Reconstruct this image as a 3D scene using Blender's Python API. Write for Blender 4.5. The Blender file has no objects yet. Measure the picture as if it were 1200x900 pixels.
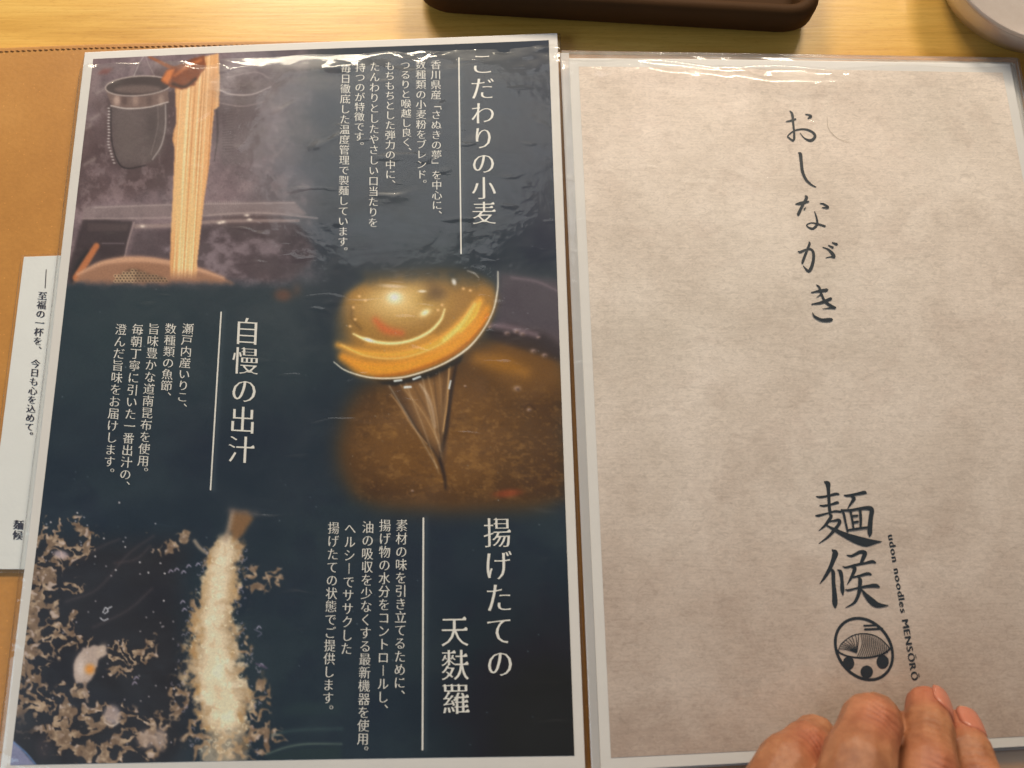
# Opened restaurant menu on a wooden table: two laminated pages in a brown leather cover
import bpy, bmesh, math, random
import numpy as np
from mathutils import Vector
random.seed(4)
SC = bpy.context.scene
COL = SC.collection

# ------------------------------------------------------------------ camera
FPX, TILT, DIST = 867.0, math.radians(12.2), 0.255      # focal length in pixels of a 1200 px wide picture
FWD = np.array([0, math.sin(TILT), -math.cos(TILT)])
UPV = np.array([0, math.cos(TILT), math.sin(TILT)])
CAMP = -FWD * DIST
cd = bpy.data.cameras.new('camera'); cam = bpy.data.objects.new('camera', cd); COL.objects.link(cam)
cam.location = CAMP; cam.rotation_euler = (TILT, 0, 0)
cd.sensor_width = 36; cd.lens = FPX * 36 / 1200; cd.clip_start = 0.01; cd.clip_end = 50
cd.dof.use_dof = True; cd.dof.focus_distance = 0.262; cd.dof.aperture_fstop = 9.0
SC.camera = cam

# ------------------------------------------------------------------ world and lamps
w = bpy.data.worlds.new('World'); SC.world = w; w.use_nodes = True
bg = w.node_tree.nodes['Background']; bg.inputs[0].default_value = (0.93, 0.95, 1.0, 1); bg.inputs[1].default_value = 0.15

def area(name, loc, target, size, size_y, power, col, shape='RECTANGLE'):
    l = bpy.data.lights.new(name, 'AREA'); l.shape = shape; l.size = size
    if shape in ('RECTANGLE', 'ELLIPSE'): l.size_y = size_y
    l.energy = power; l.color = col
    o = bpy.data.objects.new(name, l); COL.objects.link(o); o.location = loc
    o.rotation_euler = (Vector(target) - Vector(loc)).to_track_quat('-Z', 'Y').to_euler()
    return o
area('warm_pendant_lamp', (-0.30, 0.90, 0.64), (-0.05, 0.10, 0), 0.34, 0.16, 8.0, (1.0, 0.88, 0.70))
area('warm_pendant_lamp', (0.36, 0.90, 0.64), (0.10, 0.10, 0), 0.26, 0.16, 7.2, (1.0, 0.86, 0.67))
area('cool_window', (-1.3, -0.7, 1.1), (0, 0, 0), 0.9, 0.7, 7.0, (0.62, 0.84, 1.0))
area('ceiling_glow', (-0.22, 0.80, 1.25), (-0.05, 0.05, 0), 0.62, 0.55, 1.3, (0.95, 0.97, 1.0), 'ELLIPSE')   # pale lit ceiling that the plastic mirrors
for i in range(11):                                     # the row of small ceiling spots that glints in the plastic
    area('ceiling_spot', (-1.9 + 0.28 * i, 2.6, 1.75 + 0.02 * (i % 3)), (0, 0, 0), 0.05, 0.05, 0.9, (1.0, 0.86, 0.62), 'DISK')

SC.view_settings.view_transform = 'Standard'; SC.view_settings.look = 'None'
SC.view_settings.exposure = 0.0; SC.view_settings.gamma = 1.0; SC.view_settings.use_curve_mapping = False
try:
    SC.cycles.max_bounces = 8; SC.cycles.transparent_max_bounces = 16; SC.cycles.caustics_reflective = False
    SC.cycles.caustics_refractive = False; SC.cycles.use_denoising = True
except Exception: pass

# ------------------------------------------------------------------ helpers
def W(px, py, z=0.0):
    """point of the horizontal plane at height z that the photograph shows at (px, py); works on arrays"""
    px = np.asarray(px, float); py = np.asarray(py, float)
    dx = (px - 600) / FPX; dyv = (450 - py) / FPX
    d = np.stack([dx, FWD[1] + dyv * UPV[1], FWD[2] + dyv * UPV[2]], -1)
    t = (z - CAMP[2]) / d[..., 2]
    return CAMP + d * t[..., None]

def PX(P):
    """inverse of W"""
    v = P - CAMP
    zc = v @ FWD
    return 600 + FPX * v[..., 0] / zc, 450 - FPX * (v @ UPV) / zc

def homog(src, dst):
    A = []; b = []
    for (x, y), (u, v) in zip(src, dst):
        A.append([x, y, 1, 0, 0, 0, -u * x, -u * y]); b.append(u)
        A.append([0, 0, 0, x, y, 1, -v * x, -v * y]); b.append(v)
    return np.append(np.linalg.solve(np.array(A, float), np.array(b, float)), 1).reshape(3, 3)

def happly(H, x, y):
    x = np.asarray(x, float); y = np.asarray(y, float)
    q = H[2, 0] * x + H[2, 1] * y + H[2, 2]
    return (H[0, 0] * x + H[0, 1] * y + H[0, 2]) / q, (H[1, 0] * x + H[1, 1] * y + H[1, 2]) / q

def mesh_obj(name, verts, faces, mat=None, parent=None, smooth=True, kind=None):
    me = bpy.data.meshes.new(name)
    me.from_pydata([tuple(v) for v in verts], [], [tuple(f) for f in faces])
    me.update()
    if smooth: me.polygons.foreach_set('use_smooth', [True] * len(me.polygons))
    if mat: me.materials.append(mat)
    o = bpy.data.objects.new(name, me); COL.objects.link(o)
    if parent: o.parent = parent
    if kind: o['kind'] = kind
    return o

def empty(name, label, cat, group=None):
    o = bpy.data.objects.new(name, None); COL.objects.link(o); o.empty_display_size = 0.01
    o['label'] = label; o['category'] = cat
    if group: o['group'] = group
    return o

def grid_mesh(name, P, mat=None, parent=None):
    """P: (rows, cols, 3) array -> quad sheet, built fast"""
    r, c = P.shape[:2]
    me = bpy.data.meshes.new(name)
    me.vertices.add(r * c); me.vertices.foreach_set('co', P.reshape(-1).astype(np.float32))
    i = np.arange(r * c).reshape(r, c)
    q = np.stack([i[:-1, :-1], i[1:, :-1], i[1:, 1:], i[:-1, 1:]], -1).reshape(-1)
    n = (r - 1) * (c - 1)
    me.loops.add(4 * n); me.loops.foreach_set('vertex_index', q.astype(np.int32))
    me.polygons.add(n); me.polygons.foreach_set('loop_start', (np.arange(n) * 4).astype(np.int32))
    me.polygons.foreach_set('loop_total', np.full(n, 4, np.int32))
    me.polygons.foreach_set('use_smooth', np.ones(n, bool))
    me.update(calc_edges=True); me.validate()
    if mat: me.materials.append(mat)
    o = bpy.data.objects.new(name, me); COL.objects.link(o)
    if parent: o.parent = parent
    return o

def srgb(c):
    c = np.asarray(c, float) / 255.0
    return np.where(c <= 0.04045, c / 12.92, ((c + 0.055) / 1.055) ** 2.4)

class NT:
    """tiny node builder"""
    def __init__(s, name):
        s.m = bpy.data.materials.new(name); s.m.use_nodes = True; s.t = s.m.node_tree
        s.b = s.t.nodes['Principled BSDF']; s.out = s.t.nodes['Material Output']
    def n(s, typ, inp=None, **kw):
        x = s.t.nodes.new(typ)
        for k, v in kw.items(): setattr(x, k, v)
        for k, v in (inp or {}).items():
            if hasattr(v, 'is_output') or isinstance(v, bpy.types.NodeSocket): s.t.links.new(v, x.inputs[k])
            else: x.inputs[k].default_value = v
        return x
    def link(s, a, b): s.t.links.new(a, b)
    def coord(s, scale=(1, 1, 1), rot=(0, 0, 0)):
        tc = s.n('ShaderNodeTexCoord')
        mp = s.n('ShaderNodeMapping', {'Vector': tc.outputs['Object'], 'Scale': scale, 'Rotation': rot})
        return mp.outputs[0]
    def noise(s, vec, scale, detail=4, rough=0.55, dist=0):
        return s.n('ShaderNodeTexNoise', {'Vector': vec, 'Scale': scale, 'Detail': detail, 'Roughness': rough, 'Distortion': dist}).outputs['Fac']
    def ramp(s, fac, stops):
        r = s.n('ShaderNodeValToRGB', {'Fac': fac}); e = r.color_ramp.elements
        while len(e) < len(stops): e.new(0.5)
        for k, (p, c) in enumerate(stops):
            e[k].position = p; e[k].color = (*c, 1) if len(c) == 3 else c
        return r.outputs[0]
    def mix(s, fac, a, b, blend='MIX'):
        x = s.n('ShaderNodeMix', data_type='RGBA', blend_type=blend)
        for i, v in ((0, fac), (6, a), (7, b)):
            if isinstance(v, bpy.types.NodeSocket): s.t.links.new(v, x.inputs[i])
            else: x.inputs[i].default_value = v if not isinstance(v, tuple) else (*v, 1)[:4]
        return x.outputs[2]
    def math(s, op, a, b=0.0):
        x = s.n('ShaderNodeMath', operation=op)
        for i, v in ((0, a), (1, b)):
            if isinstance(v, bpy.types.NodeSocket): s.t.links.new(v, x.inputs[i])
            else: x.inputs[i].default_value = v
        return x.outputs[0]
    def bump(s, h, strength, dist=0.001, prev=None):
        x = s.n('ShaderNodeBump', {'Height': h, 'Strength': strength, 'Distance': dist})
        if prev: s.t.links.new(prev, x.inputs['Normal'])
        return x.outputs[0]

def simple(name, col, rough=0.5, metal=0.0, bumpscale=None, bstr=0.2):
    k = NT(name); k.b.inputs['Roughness'].default_value = rough; k.b.inputs['Metallic'].default_value = metal
    v = k.coord()
    nz = k.noise(v, 60, 5)
    k.link(k.mix(nz, tuple(np.array(col) * 0.88), tuple(np.array(col) * 1.1)), k.b.inputs['Base Color'])
    if bumpscale: k.link(k.bump(k.noise(v, bumpscale, 3), bstr, 0.0005), k.b.inputs['Normal'])
    return k.m

# ------------------------------------------------------------------ materials
def mat_wood():
    k = NT('light_wood')
    v = k.coord((1, 9, 1), (0, 0, math.radians(-3)))
    g1 = k.noise(v, 7, 5, 0.6, 1.0); g2 = k.noise(k.coord((2.0, 60, 1), (0, 0, math.radians(-3))), 14, 4, 0.65, 0.3)
    base = k.ramp(g1, [(0.30, (0.64, 0.34, 0.060)), (0.5, (0.76, 0.435, 0.092)), (0.72, (0.83, 0.52, 0.13))])
    fine = k.ramp(g2, [(0.36, (0.80, 0.72, 0.60)), (0.56, (1, 1, 1))])
    c = k.mix(0.55, base, fine, 'MULTIPLY')
    pore = k.noise(k.coord((30, 260, 1), (0, 0, math.radians(-3))), 9, 2, 0.5)
    c = k.mix(0.35, c, k.ramp(pore, [(0.33, (0.70, 0.58, 0.45)), (0.42, (1, 1, 1))]), 'MULTIPLY')
    k.link(c, k.b.inputs['Base Color']); k.b.inputs['Roughness'].default_value = 0.34
    k.b.inputs['Coat Weight'].default_value = 0.25; k.b.inputs['Coat Roughness'].default_value = 0.18
    k.link(k.bump(g2, 0.12, 0.0004), k.b.inputs['Normal'])
    return k.m

def mat_leather():
    k = NT('brown_leather')
    v = k.coord()
    a = k.noise(v, 22, 6, 0.6); b = k.noise(v, 700, 3, 0.6)
    c = k.ramp(a, [(0.3, (0.44, 0.190, 0.038)), (0.5, (0.50, 0.222, 0.046)), (0.7, (0.56, 0.262, 0.062))])
    c = k.mix(0.35, c, k.ramp(b, [(0.35, (0.84, 0.81, 0.78)), (0.62, (1.06, 1.06, 1.06))]), 'MULTIPLY')
    sp = k.n('ShaderNodeTexVoronoi', {'Vector': v, 'Scale': 430}).outputs['Distance']
    c = k.mix(0.5, c, k.ramp(sp, [(0.06, (1.7, 1.7, 1.8)), (0.13, (1, 1, 1))]), 'MULTIPLY')
    k.link(c, k.b.inputs['Base Color']); k.b.inputs['Roughness'].default_value = 0.48
    k.link(k.bump(b, 0.22, 0.0003), k.b.inputs['Normal'])
    return k.m

def mat_paper(name, col, warm=0.0):
    k = NT(name); v = k.coord()
    a = k.noise(v, 90, 5, 0.6); b = k.noise(v, 900, 2)
    c = k.mix(a, tuple(np.array(col) * 0.93), tuple(np.array(col) * 1.03))
    k.link(c, k.b.inputs['Base Color']); k.b.inputs['Roughness'].default_value = 0.7
    k.link(k.bump(b, 0.15, 0.0002), k.b.inputs['Normal'])
    return k.m

def mat_parchment():
    k = NT('printed_parchment')
    a = k.noise(k.coord(), 26, 6, 0.65, 0.4)
    h = k.noise(k.coord((12, 60, 12)), 14, 6, 0.72, 0.6)
    f = k.noise(k.coord((1, 1.7, 1)), 420, 5, 0.75, 1.5)
    big = k.noise(k.coord(), 9, 3, 0.5)
    lw = k.n('ShaderNodeTexWave', {'Vector': k.coord(), 'Scale': 330, 'Distortion': 5.0, 'Detail': 3, 'Detail Scale': 2.0}, bands_direction='Y').outputs['Fac']
    cr = k.noise(k.coord((1, 1, 1), (0, 0, 0.6)), 55, 6, 0.7, 1.2)
    c = k.ramp(a, [(0.30, (0.575, 0.495, 0.43)), (0.50, (0.645, 0.565, 0.50)), (0.70, (0.70, 0.62, 0.56))])
    c = k.mix(0.40, c, k.ramp(h, [(0.32, (0.74, 0.72, 0.70)), (0.50, (1.0, 1.0, 1.0)), (0.68, (1.10, 1.10, 1.09))]), 'MULTIPLY')
    c = k.mix(0.42, c, k.ramp(f, [(0.36, (0.66, 0.65, 0.63)), (0.5, (1, 1, 1)), (0.64, (1.22, 1.22, 1.2))]), 'MULTIPLY')
    c = k.mix(0.40, c, k.ramp(big, [(0.35, (0.94, 0.96, 0.95)), (0.62, (1.05, 1.0, 0.98))]), 'MULTIPLY')
    # the parchment colour runs paler at the head and browner at the foot
    c = k.mix(0.5, c, k.ramp(cr, [(0.36, (0.90, 0.87, 0.86)), (0.47, (1, 1, 1)), (0.66, (1.03, 1.03, 1.03))]), 'MULTIPLY')
    c = k.mix(0.08, c, k.ramp(lw, [(0.2, (0.80, 0.79, 0.77)), (0.8, (1.12, 1.12, 1.1))]), 'MULTIPLY')
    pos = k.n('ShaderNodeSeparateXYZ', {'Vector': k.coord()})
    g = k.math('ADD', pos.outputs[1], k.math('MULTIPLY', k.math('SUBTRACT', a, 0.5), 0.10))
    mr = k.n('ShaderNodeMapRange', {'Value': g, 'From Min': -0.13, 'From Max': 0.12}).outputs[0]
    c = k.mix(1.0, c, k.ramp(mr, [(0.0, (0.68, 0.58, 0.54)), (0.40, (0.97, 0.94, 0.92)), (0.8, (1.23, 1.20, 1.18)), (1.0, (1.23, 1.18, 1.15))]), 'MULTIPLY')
    k.link(c, k.b.inputs['Base Color']); k.b.inputs['Roughness'].default_value = 0.75
    return k.m

def mat_print():
    k = NT('printed_photographs')
    at = k.n('ShaderNodeAttribute', attribute_name='ink')
    f = k.noise(k.coord(), 1500, 2, 0.6)
    c = k.mix(0.35, at.outputs['Color'], k.ramp(f, [(0.3, (0.7, 0.7, 0.72)), (0.7, (1.25, 1.25, 1.22))]), 'MULTIPLY')
    k.link(c, k.b.inputs['Base Color']); k.b.inputs['Roughness'].default_value = 0.55
    k.b.inputs['Specular IOR Level'].default_value = 0.25
    return k.m

def mat_film(name='clear_plastic_film', milky=0.004, refl=1.0, scratch=1.0):
    k = NT(name); t = k.t
    v = k.coord()
    tr = k.n('ShaderNodeBsdfTransparent', {'Color': (0.985, 0.985, 0.98, 1)})
    n1 = k.noise(v, 45, 3, 0.5); n2 = k.noise(k.coord((1, 1, 1)), 240, 2, 0.5)
    nb = k.bump(n1, 0.10 * scratch, 0.004); nb = k.bump(n2, 0.10 * scratch, 0.0006, nb)
    # short dents and scratches that catch the lamps
    vs = k.coord((1, 3.2, 1), (0, 0, math.radians(-27)))
    sc = k.noise(vs, 62, 1, 0.4, 0.2)
    dent = k.ramp(sc, [(0.66, (0, 0, 0)), (0.80, (1, 1, 1))])
    nb = k.bump(dent, 0.30 * scratch, 0.0006, nb)
    sn = k.noise(k.coord((1, 1.4, 1), (0, 0, 0.5)), 30, 5, 0.65, 0.6)                 # handled plastic: hazy smears between clear patches
    smf = k.n('ShaderNodeMapRange', {'Value': sn, 'From Min': 0.40, 'From Max': 0.64, 'To Min': 0.15, 'To Max': 0.75}).outputs[0]
    g1 = k.n('ShaderNodeBsdfGlossy', {'Color': (1, 1, 1, 1), 'Roughness': 0.07, 'Normal': nb})
    g2 = k.n('ShaderNodeBsdfGlossy', {'Color': (1, 1, 1, 1), 'Roughness': 0.38, 'Normal': nb})
    gm = k.n('ShaderNodeMixShader', {'Fac': smf, 1: g1.outputs[0], 2: g2.outputs[0]})
    fac = k.n('ShaderNodeLayerWeight', {'Blend': 0.5, 'Normal': nb}).outputs['Facing']     # Schlick reflectance, the same from both sides
    frm = k.math('MULTIPLY', k.math('ADD', k.math('MULTIPLY', k.math('POWER', fac, 5.0), 0.9), 0.046), 1.0 * refl)
    df = k.n('ShaderNodeBsdfDiffuse', {'Color': (0.9, 0.9, 0.9, 1)})
    m1 = k.n('ShaderNodeMixShader', {'Fac': milky, 1: tr.outputs[0], 2: df.outputs[0]})
    m2 = k.n('ShaderNodeMixShader', {'Fac': frm, 1: m1.outputs[0], 2: gm.outputs[0]})
    k.link(m2.outputs[0], k.out.inputs['Surface'])
    return k.m

M_WOOD = mat_wood(); M_LEATHER = mat_leather()
M_PAPER = mat_paper('white_paper', (0.74, 0.70, 0.665)); M_CARD = mat_paper('white_card', (0.80, 0.80, 0.78))
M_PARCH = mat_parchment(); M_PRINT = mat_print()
M_FILM = mat_film(); M_FILM_R = mat_film('clear_plastic_sleeve', 0.006, 1.0, 0.9); M_EDGE = mat_film('plastic_edge', 0.08, 1.4, 1.5)
M_MARGIN = mat_film('layered_plastic_margin', 0.45, 1.4, 1.2)
M_WHITEINK = simple('white_ink', (0.78, 0.75, 0.70), 0.6)
M_DARKINK = simple('dark_navy_ink', (0.003, 0.010, 0.018), 0.6)
M_CARDINK = simple('black_ink', (0.02, 0.02, 0.045), 0.5)
M_GREYINK = simple('grey_ink', (0.10, 0.11, 0.12), 0.6)
M_THREAD = simple('brown_thread', (0.30, 0.12, 0.030), 0.7)

# ------------------------------------------------------------------ page frames
ZL, ZR = 0.0062, 0.0066
L_PRINT = [(110, 70), (643, 47), (673, 885), (13.5, 896)]
L_PAPER = [(100, 62), (653, 38.5), (686, 910), (0, 914)]
L_FILM = [(97, 59.5), (657, 35.5), (689, 914), (-6, 918)]
R_PRINT = [(678, 79), (1175, 85), (1322, 857), (716, 888)]
R_PAPER = [(666, 69), (1184, 74.5), (1335, 868), (704, 904)]
R_FILM = [(656, 62), (1188, 70.5), (1345, 899), (693, 922)]

def quadframe(q):
    return homog([(0, 0), (1, 0), (1, 1), (0, 1)], q)       # (s,t) -> px

HL = quadframe(L_FILM); HLi = np.linalg.inv(HL)
HR = quadframe(R_FILM); HRi = np.linalg.inv(HR)

def lumps(seed, n, amp, smin=0.02, smax=0.08):
    r = np.random.RandomState(seed)
    return [(r.rand(), r.rand(), smin + r.rand() * (smax - smin), smin + r.rand() * (smax - smin), r.rand() * math.pi, amp * (r.rand() * 2 - 1)) for _ in range(n)]

def zpage_left(s, t):
    """height of the left laminated page over its base; s across, t down"""
    z = 0.0004 * np.sin(s * 5 + t * 2.2) + 0.0003 * np.sin(t * 6 + 1)
    return z
def zfilm_left(s, t):
    z = zpage_left(s, t) + 0.0007
    d = t / 0.055                                            # distance from the top edge, curls down
    z = z - 0.0021 * np.clip(1 - d, 0, 1) ** 2.0
    e = np.minimum(s, 1 - s) / 0.018
    z = z - 0.0004 * np.clip(1 - e, 0, 1) ** 2
    eb = (1 - t) / 0.03
    z = z - 0.0010 * np.clip(1 - eb, 0, 1) ** 2
    for (a, b, sx, sy, th, am) in LUMPS_L:
        c, q = math.cos(th), math.sin(th)
        u = ((s - a) * c + (t - b) * q) / sx; v = (-(s - a) * q + (t - b) * c) / sy
        z = z + am * np.exp(-(u * u + v * v))
    return z
def zpage_right(s, t):
    return 0.0005 * np.sin(s * 4 + 0.6) + 0.0004 * np.sin(t * 5 + s)
def zfilm_right(s, t):
    z = zpage_right(s, t) + 0.0008
    yb = 0.032 + 0.018 * np.exp(-((s - 0.52) / 0.25) ** 2)   # the sleeve sags past the sheet's top edge
    d = t / yb
    z = z + 0.0011 * np.exp(-((t - yb) / 0.012) ** 2) * np.exp(-((s - 0.48) / 0.30) ** 2) + 0.0004 * np.exp(-((t - 0.45 * yb - 0.004 * np.sin(s * 23)) / 0.004) ** 2)
    z = z - 0.0018 * np.clip(1 - d, 0, 1) ** 1.5
    e = np.minimum(s, 1 - s) / 0.016
    z = z - 0.0004 * np.clip(1 - e, 0, 1) ** 2
    for (a, b, sx, sy, th, am) in LUMPS_R:
        c, q = math.cos(th), math.sin(th)
        u = ((s - a) * c + (t - b) * q) / sx; v = (-(s - a) * q + (t - b) * c) / sy
        z = z + am * np.exp(-(u * u + v * v))
    return z
r_ = np.random.RandomState(3)
LUMPS_L = [(r_.rand(), 0.01 + 0.05 * r_.rand(), 0.02 + 0.03 * r_.rand(), 0.004 + 0.006 * r_.rand(), (r_.rand() - 0.5) * 0.5, 0.00030 * (r_.rand() * 2 - 1)) for _ in range(34)]
LUMPS_L += [(r_.rand(), 0.05 + 0.30 * r_.rand() ** 1.6, 0.010 + 0.016 * r_.rand(), 0.003 + 0.003 * r_.rand(), -0.5 + 0.25 * r_.rand(), 0.00014 * (0.4 + r_.rand())) for _ in range(30)]
LUMPS_L += [(r_.rand(), r_.rand(), 0.06 + 0.1 * r_.rand(), 0.05 + 0.1 * r_.rand(), 3 * r_.rand(), 0.00028 * (r_.rand() * 2 - 1)) for _ in range(22)]
LUMPS_R = [(0.02 + 0.60 * r_.rand(), 0.006 + 0.05 * r_.rand(), 0.012 + 0.04 * r_.rand(), 0.003 + 0.006 * r_.rand(), (r_.rand() - 0.4) * 0.7, 0.00030 * (r_.rand() * 2 - 1)) for _ in range(40)]
LUMPS_R += [(0.55 + 0.45 * r_.rand(), 0.965 + 0.03 * r_.rand(), 0.01 + 0.03 * r_.rand(), 0.002 + 0.004 * r_.rand(), (r_.rand() - 0.5) * 1.2, 0.00035 * (r_.rand() * 2 - 1)) for _ in range(26)]
LUMPS_R += [(r_.rand(), r_.rand(), 0.08 + 0.1 * r_.rand(), 0.06 + 0.1 * r_.rand(), 3 * r_.rand(), 0.00028 * (r_.rand() * 2 - 1)) for _ in range(18)]

def on_left(px, py, dz=0.0):
    s, t = happly(HLi, px, py)
    P = W(px, py, ZL); P[..., 2] += zpage_left(s, t) + dz
    return P
def on_right(px, py, dz=0.0):
    s, t = happly(HRi, px, py)
    P = W(px, py, ZR); P[..., 2] += zpage_right(s, t) + dz
    return P

def sheet(name, quad, place, dz, mat, parent, n=(40, 50), thick=0.0003):
    H = quadframe(quad)
    def lin(m): return np.sort(np.concatenate([np.linspace(0, 1, m), [0.0012, 0.9988]]))   # a narrow outer cell keeps the rim's shading off the face
    s, t = np.meshgrid(lin(n[0]), lin(n[1]))
    px, py = happly(H, s, t)
    P = place(px, py, dz)
    if thick:                                                # a thin slab: the rim turns down and inwards
        P2 = np.pad(P, ((1, 1), (1, 1), (0, 0)), mode='edge'); P2[0, :, 2] -= thick; P2[-1, :, 2] -= thick
        P2[1:-1, 0, 2] -= thick; P2[1:-1, -1, 2] -= thick
        P = P2
    return grid_mesh(name, P, mat, parent)

def film(name, H, z0, zf, mat, parent, n=(220, 300), skirt=0.002):
    s1 = np.linspace(0, 1, n[0]); t1 = np.linspace(0, 1, n[1]) ** 1.25
    s, t = np.meshgrid(s1, t1); px, py = happly(H, s, t)
    P = W(px, py, z0); P[..., 2] += zf(s, t)
    P2 = np.pad(P, ((1, 1), (1, 1), (0, 0)), mode='edge')
    for sl in ((0, slice(None)), (-1, slice(None)), (slice(1, -1), 0), (slice(1, -1), -1)): P2[sl + (2,)] -= skirt
    return grid_mesh(name, P2, mat, parent)

# ------------------------------------------------------------------ table, leather cover
def slab(name, pts, z0, z1, mat, parent=None, bevel=0.0008, kind=None):
    P = W([p[0] for p in pts], [p[1] for p in pts], z1)
    bm = bmesh.new()
    vs = [bm.verts.new((p[0], p[1], z1)) for p in P]; f = bm.faces.new(vs)
    if f.normal.z < 0: f.normal_flip()
    f.normal_update()
    if f.normal.z < 0: bmesh.ops.reverse_faces(bm, faces=[f])
    r = bmesh.ops.extrude_face_region(bm, geom=[f])
    for v in [g for g in r['geom'] if isinstance(g, bmesh.types.BMVert)]: v.co.z = z0
    bmesh.ops.recalc_face_normals(bm, faces=bm.faces)
    if bevel: bmesh.ops.bevel(bm, geom=list(bm.edges), offset=bevel, segments=3, affect='EDGES', profile=0.6)
    me = bpy.data.meshes.new(name); bm.to_mesh(me); bm.free(); me.materials.append(mat)
    o = bpy.data.objects.new(name, me); COL.objects.link(o)
    if parent: o.parent = parent
    if kind: o['kind'] = kind
    return o

bm = bmesh.new(); bmesh.ops.create_cube(bm, size=1)
for v in bm.verts: v.co = Vector((v.co.x * 1.6, v.co.y * 1.1 + 0.05, v.co.z * 0.03 - 0.015))
me = bpy.data.meshes.new('table'); bm.to_mesh(me); bm.free(); me.materials.append(M_WOOD)
tab = bpy.data.objects.new('table', me); COL.objects.link(tab); tab['kind'] = 'structure'

cover = empty('menu_cover', 'brown leather menu cover lying open under both plastic pages, with a stitched edge', 'menu cover')
LEATHER_TOP = [(-200, 68), (0, 55.5), (100, 51.5), (200, 49), (300, 47.6), (400, 47.4), (520, 47), (640, 48), (662, 63), (760, 63), (850, 63.5), (1000, 65.5), (1192, 68.5)]
slab('leather_board', LEATHER_TOP + [(1203, 120), (1262, 430), (1360, 930), (1370, 1000), (680, 1010), (-260, 1010)], 0.0, 0.0026, M_LEATHER, cover, 0.0007)
# stitches along the upper edge
def stitches():
    V = []; F = []
    tops = np.array(LEATHER_TOP, float)
    x = -120.0
    while x < 440:
        y0 = np.interp(x, tops[:, 0], tops[:, 1]) + 5.2; y1 = np.interp(x + 5, tops[:, 0], tops[:, 1]) + 5.2
        a = W(x, y0 - 0.4, 0.0026); b = W(x + 4.8, y1 + 0.4, 0.0026)
        d = b - a; L = np.linalg.norm(d); d /= L; nrm = np.array([-d[1], d[0], 0])
        base = len(V); R = 0.00022
        for k in range(5):
            f = k / 4; cpt = a + d * L * f; lift = R * 1.0 * math.sin(math.pi * f); rr = R * (0.55 + 0.45 * math.sin(math.pi * f))
            for q in range(6):
                an = q / 6 * 2 * math.pi
                V.append(cpt + nrm * rr * math.cos(an) + np.array([0, 0, lift + rr * math.sin(an)]))
        for k in range(4):
            for q in range(6):
                F.append((base + k * 6 + q, base + k * 6 + (q + 1) % 6, base + (k + 1) * 6 + (q + 1) % 6, base + (k + 1) * 6 + q))
        x += 6.6
    mesh_obj('stitching', V, F, M_THREAD, cover, True, 'stuff')
stitches()

# ------------------------------------------------------------------ lettering
_gl = {}
_fc = bpy.data.curves.new('glyph_source', 'FONT'); _fo = bpy.data.objects.new('glyph_source', _fc); COL.objects.link(_fo)
_fc.resolution_u = 3
def glyph(ch, mincho=0.015):
    """outline of one character as verts (em units) and faces; mincho thins the horizontals and adds the small triangles"""
    key = (ch, mincho)
    if key in _gl: return _gl[key]
    _fc.body = ch; bpy.context.view_layer.update()
    me = bpy.data.meshes.new_from_object(_fo.evaluated_get(bpy.context.evaluated_depsgraph_get()))
    V = np.array([v.co[:2] for v in me.vertices], float).reshape(-1, 2); F = [tuple(p.vertices) for p in me.polygons]
    bpy.data.meshes.remove(me)
    if mincho and len(F):
        # weld doubles
        keyv = {}; mp = []
        NV = []
        for v in V:
            kk = (round(v[0], 5), round(v[1], 5))
            if kk not in keyv: keyv[kk] = len(NV); NV.append(v)
            mp.append(keyv[kk])
        V = np.array(NV); F = [tuple(dict.fromkeys(mp[i] for i in f)) for f in F]; F = [f for f in F if len(f) > 2]
        cnt = {}
        arr = [sum(V[f[i]][0] * V[f[(i + 1) % len(f)]][1] - V[f[(i + 1) % len(f)]][0] * V[f[i]][1] for i in range(len(f))) for f in F]
        for f in F:                                          # the fill winds all its faces the same way
            ff = f if sum(arr) > 0 else f[::-1]
            for i in range(len(ff)):
                a, b = ff[i], ff[(i + 1) % len(ff)]
                cnt.setdefault((min(a, b), max(a, b)), []).append((a, b))
        be = [e[0] for e in cnt.values() if len(e) == 1]
        N = np.zeros_like(V); prv = {}; nxt = {}
        for a, b in be:
            d = V[b] - V[a]; L = np.hypot(*d) + 1e-9; n = np.array([d[1], -d[0]]) / L
            N[a] += n; N[b] += n; nxt[a] = b; prv[b] = a
        ln = np.hypot(N[:, 0], N[:, 1]); ln[ln < 1e-6] = 1
        Nn = N / ln[:, None]
        kth = mincho; wth = 0.008 if mincho > 0.018 else 0.003
        V2 = V.copy(); V2[:, 1] -= kth * Nn[:, 1]; V2[:, 0] += wth * Nn[:, 0]
        extra = []
        for a, b in be:
            d = V[b] - V[a]; L = np.hypot(*d)
            if not (0.045 < L < 0.11) or abs(d[0]) > 0.25 * L or d[1] <= 0: continue    # a right-hand end, running upward
            if b not in nxt or a not in prv: continue
            d2 = V[nxt[b]] - V[b]; d1 = V[a] - V[prv[a]]
            if abs(d2[0]) < 0.12 or abs(d2[1]) > 0.2 * abs(d2[0]) or abs(d1[0]) < 0.12 or abs(d1[1]) > 0.2 * abs(d1[0]): continue
            p = V2[b]; extra.append([(p[0] - 0.15, p[1]), (p[0] + 0.012, p[1]), (p[0] - 0.045, p[1] + 0.066)])
        V = V2
        for tri in extra:
            i = len(V); V = np.vstack([V, tri]); F.append((i, i + 1, i + 2))
    _gl[key] = (V, F)
    return _gl[key]

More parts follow.
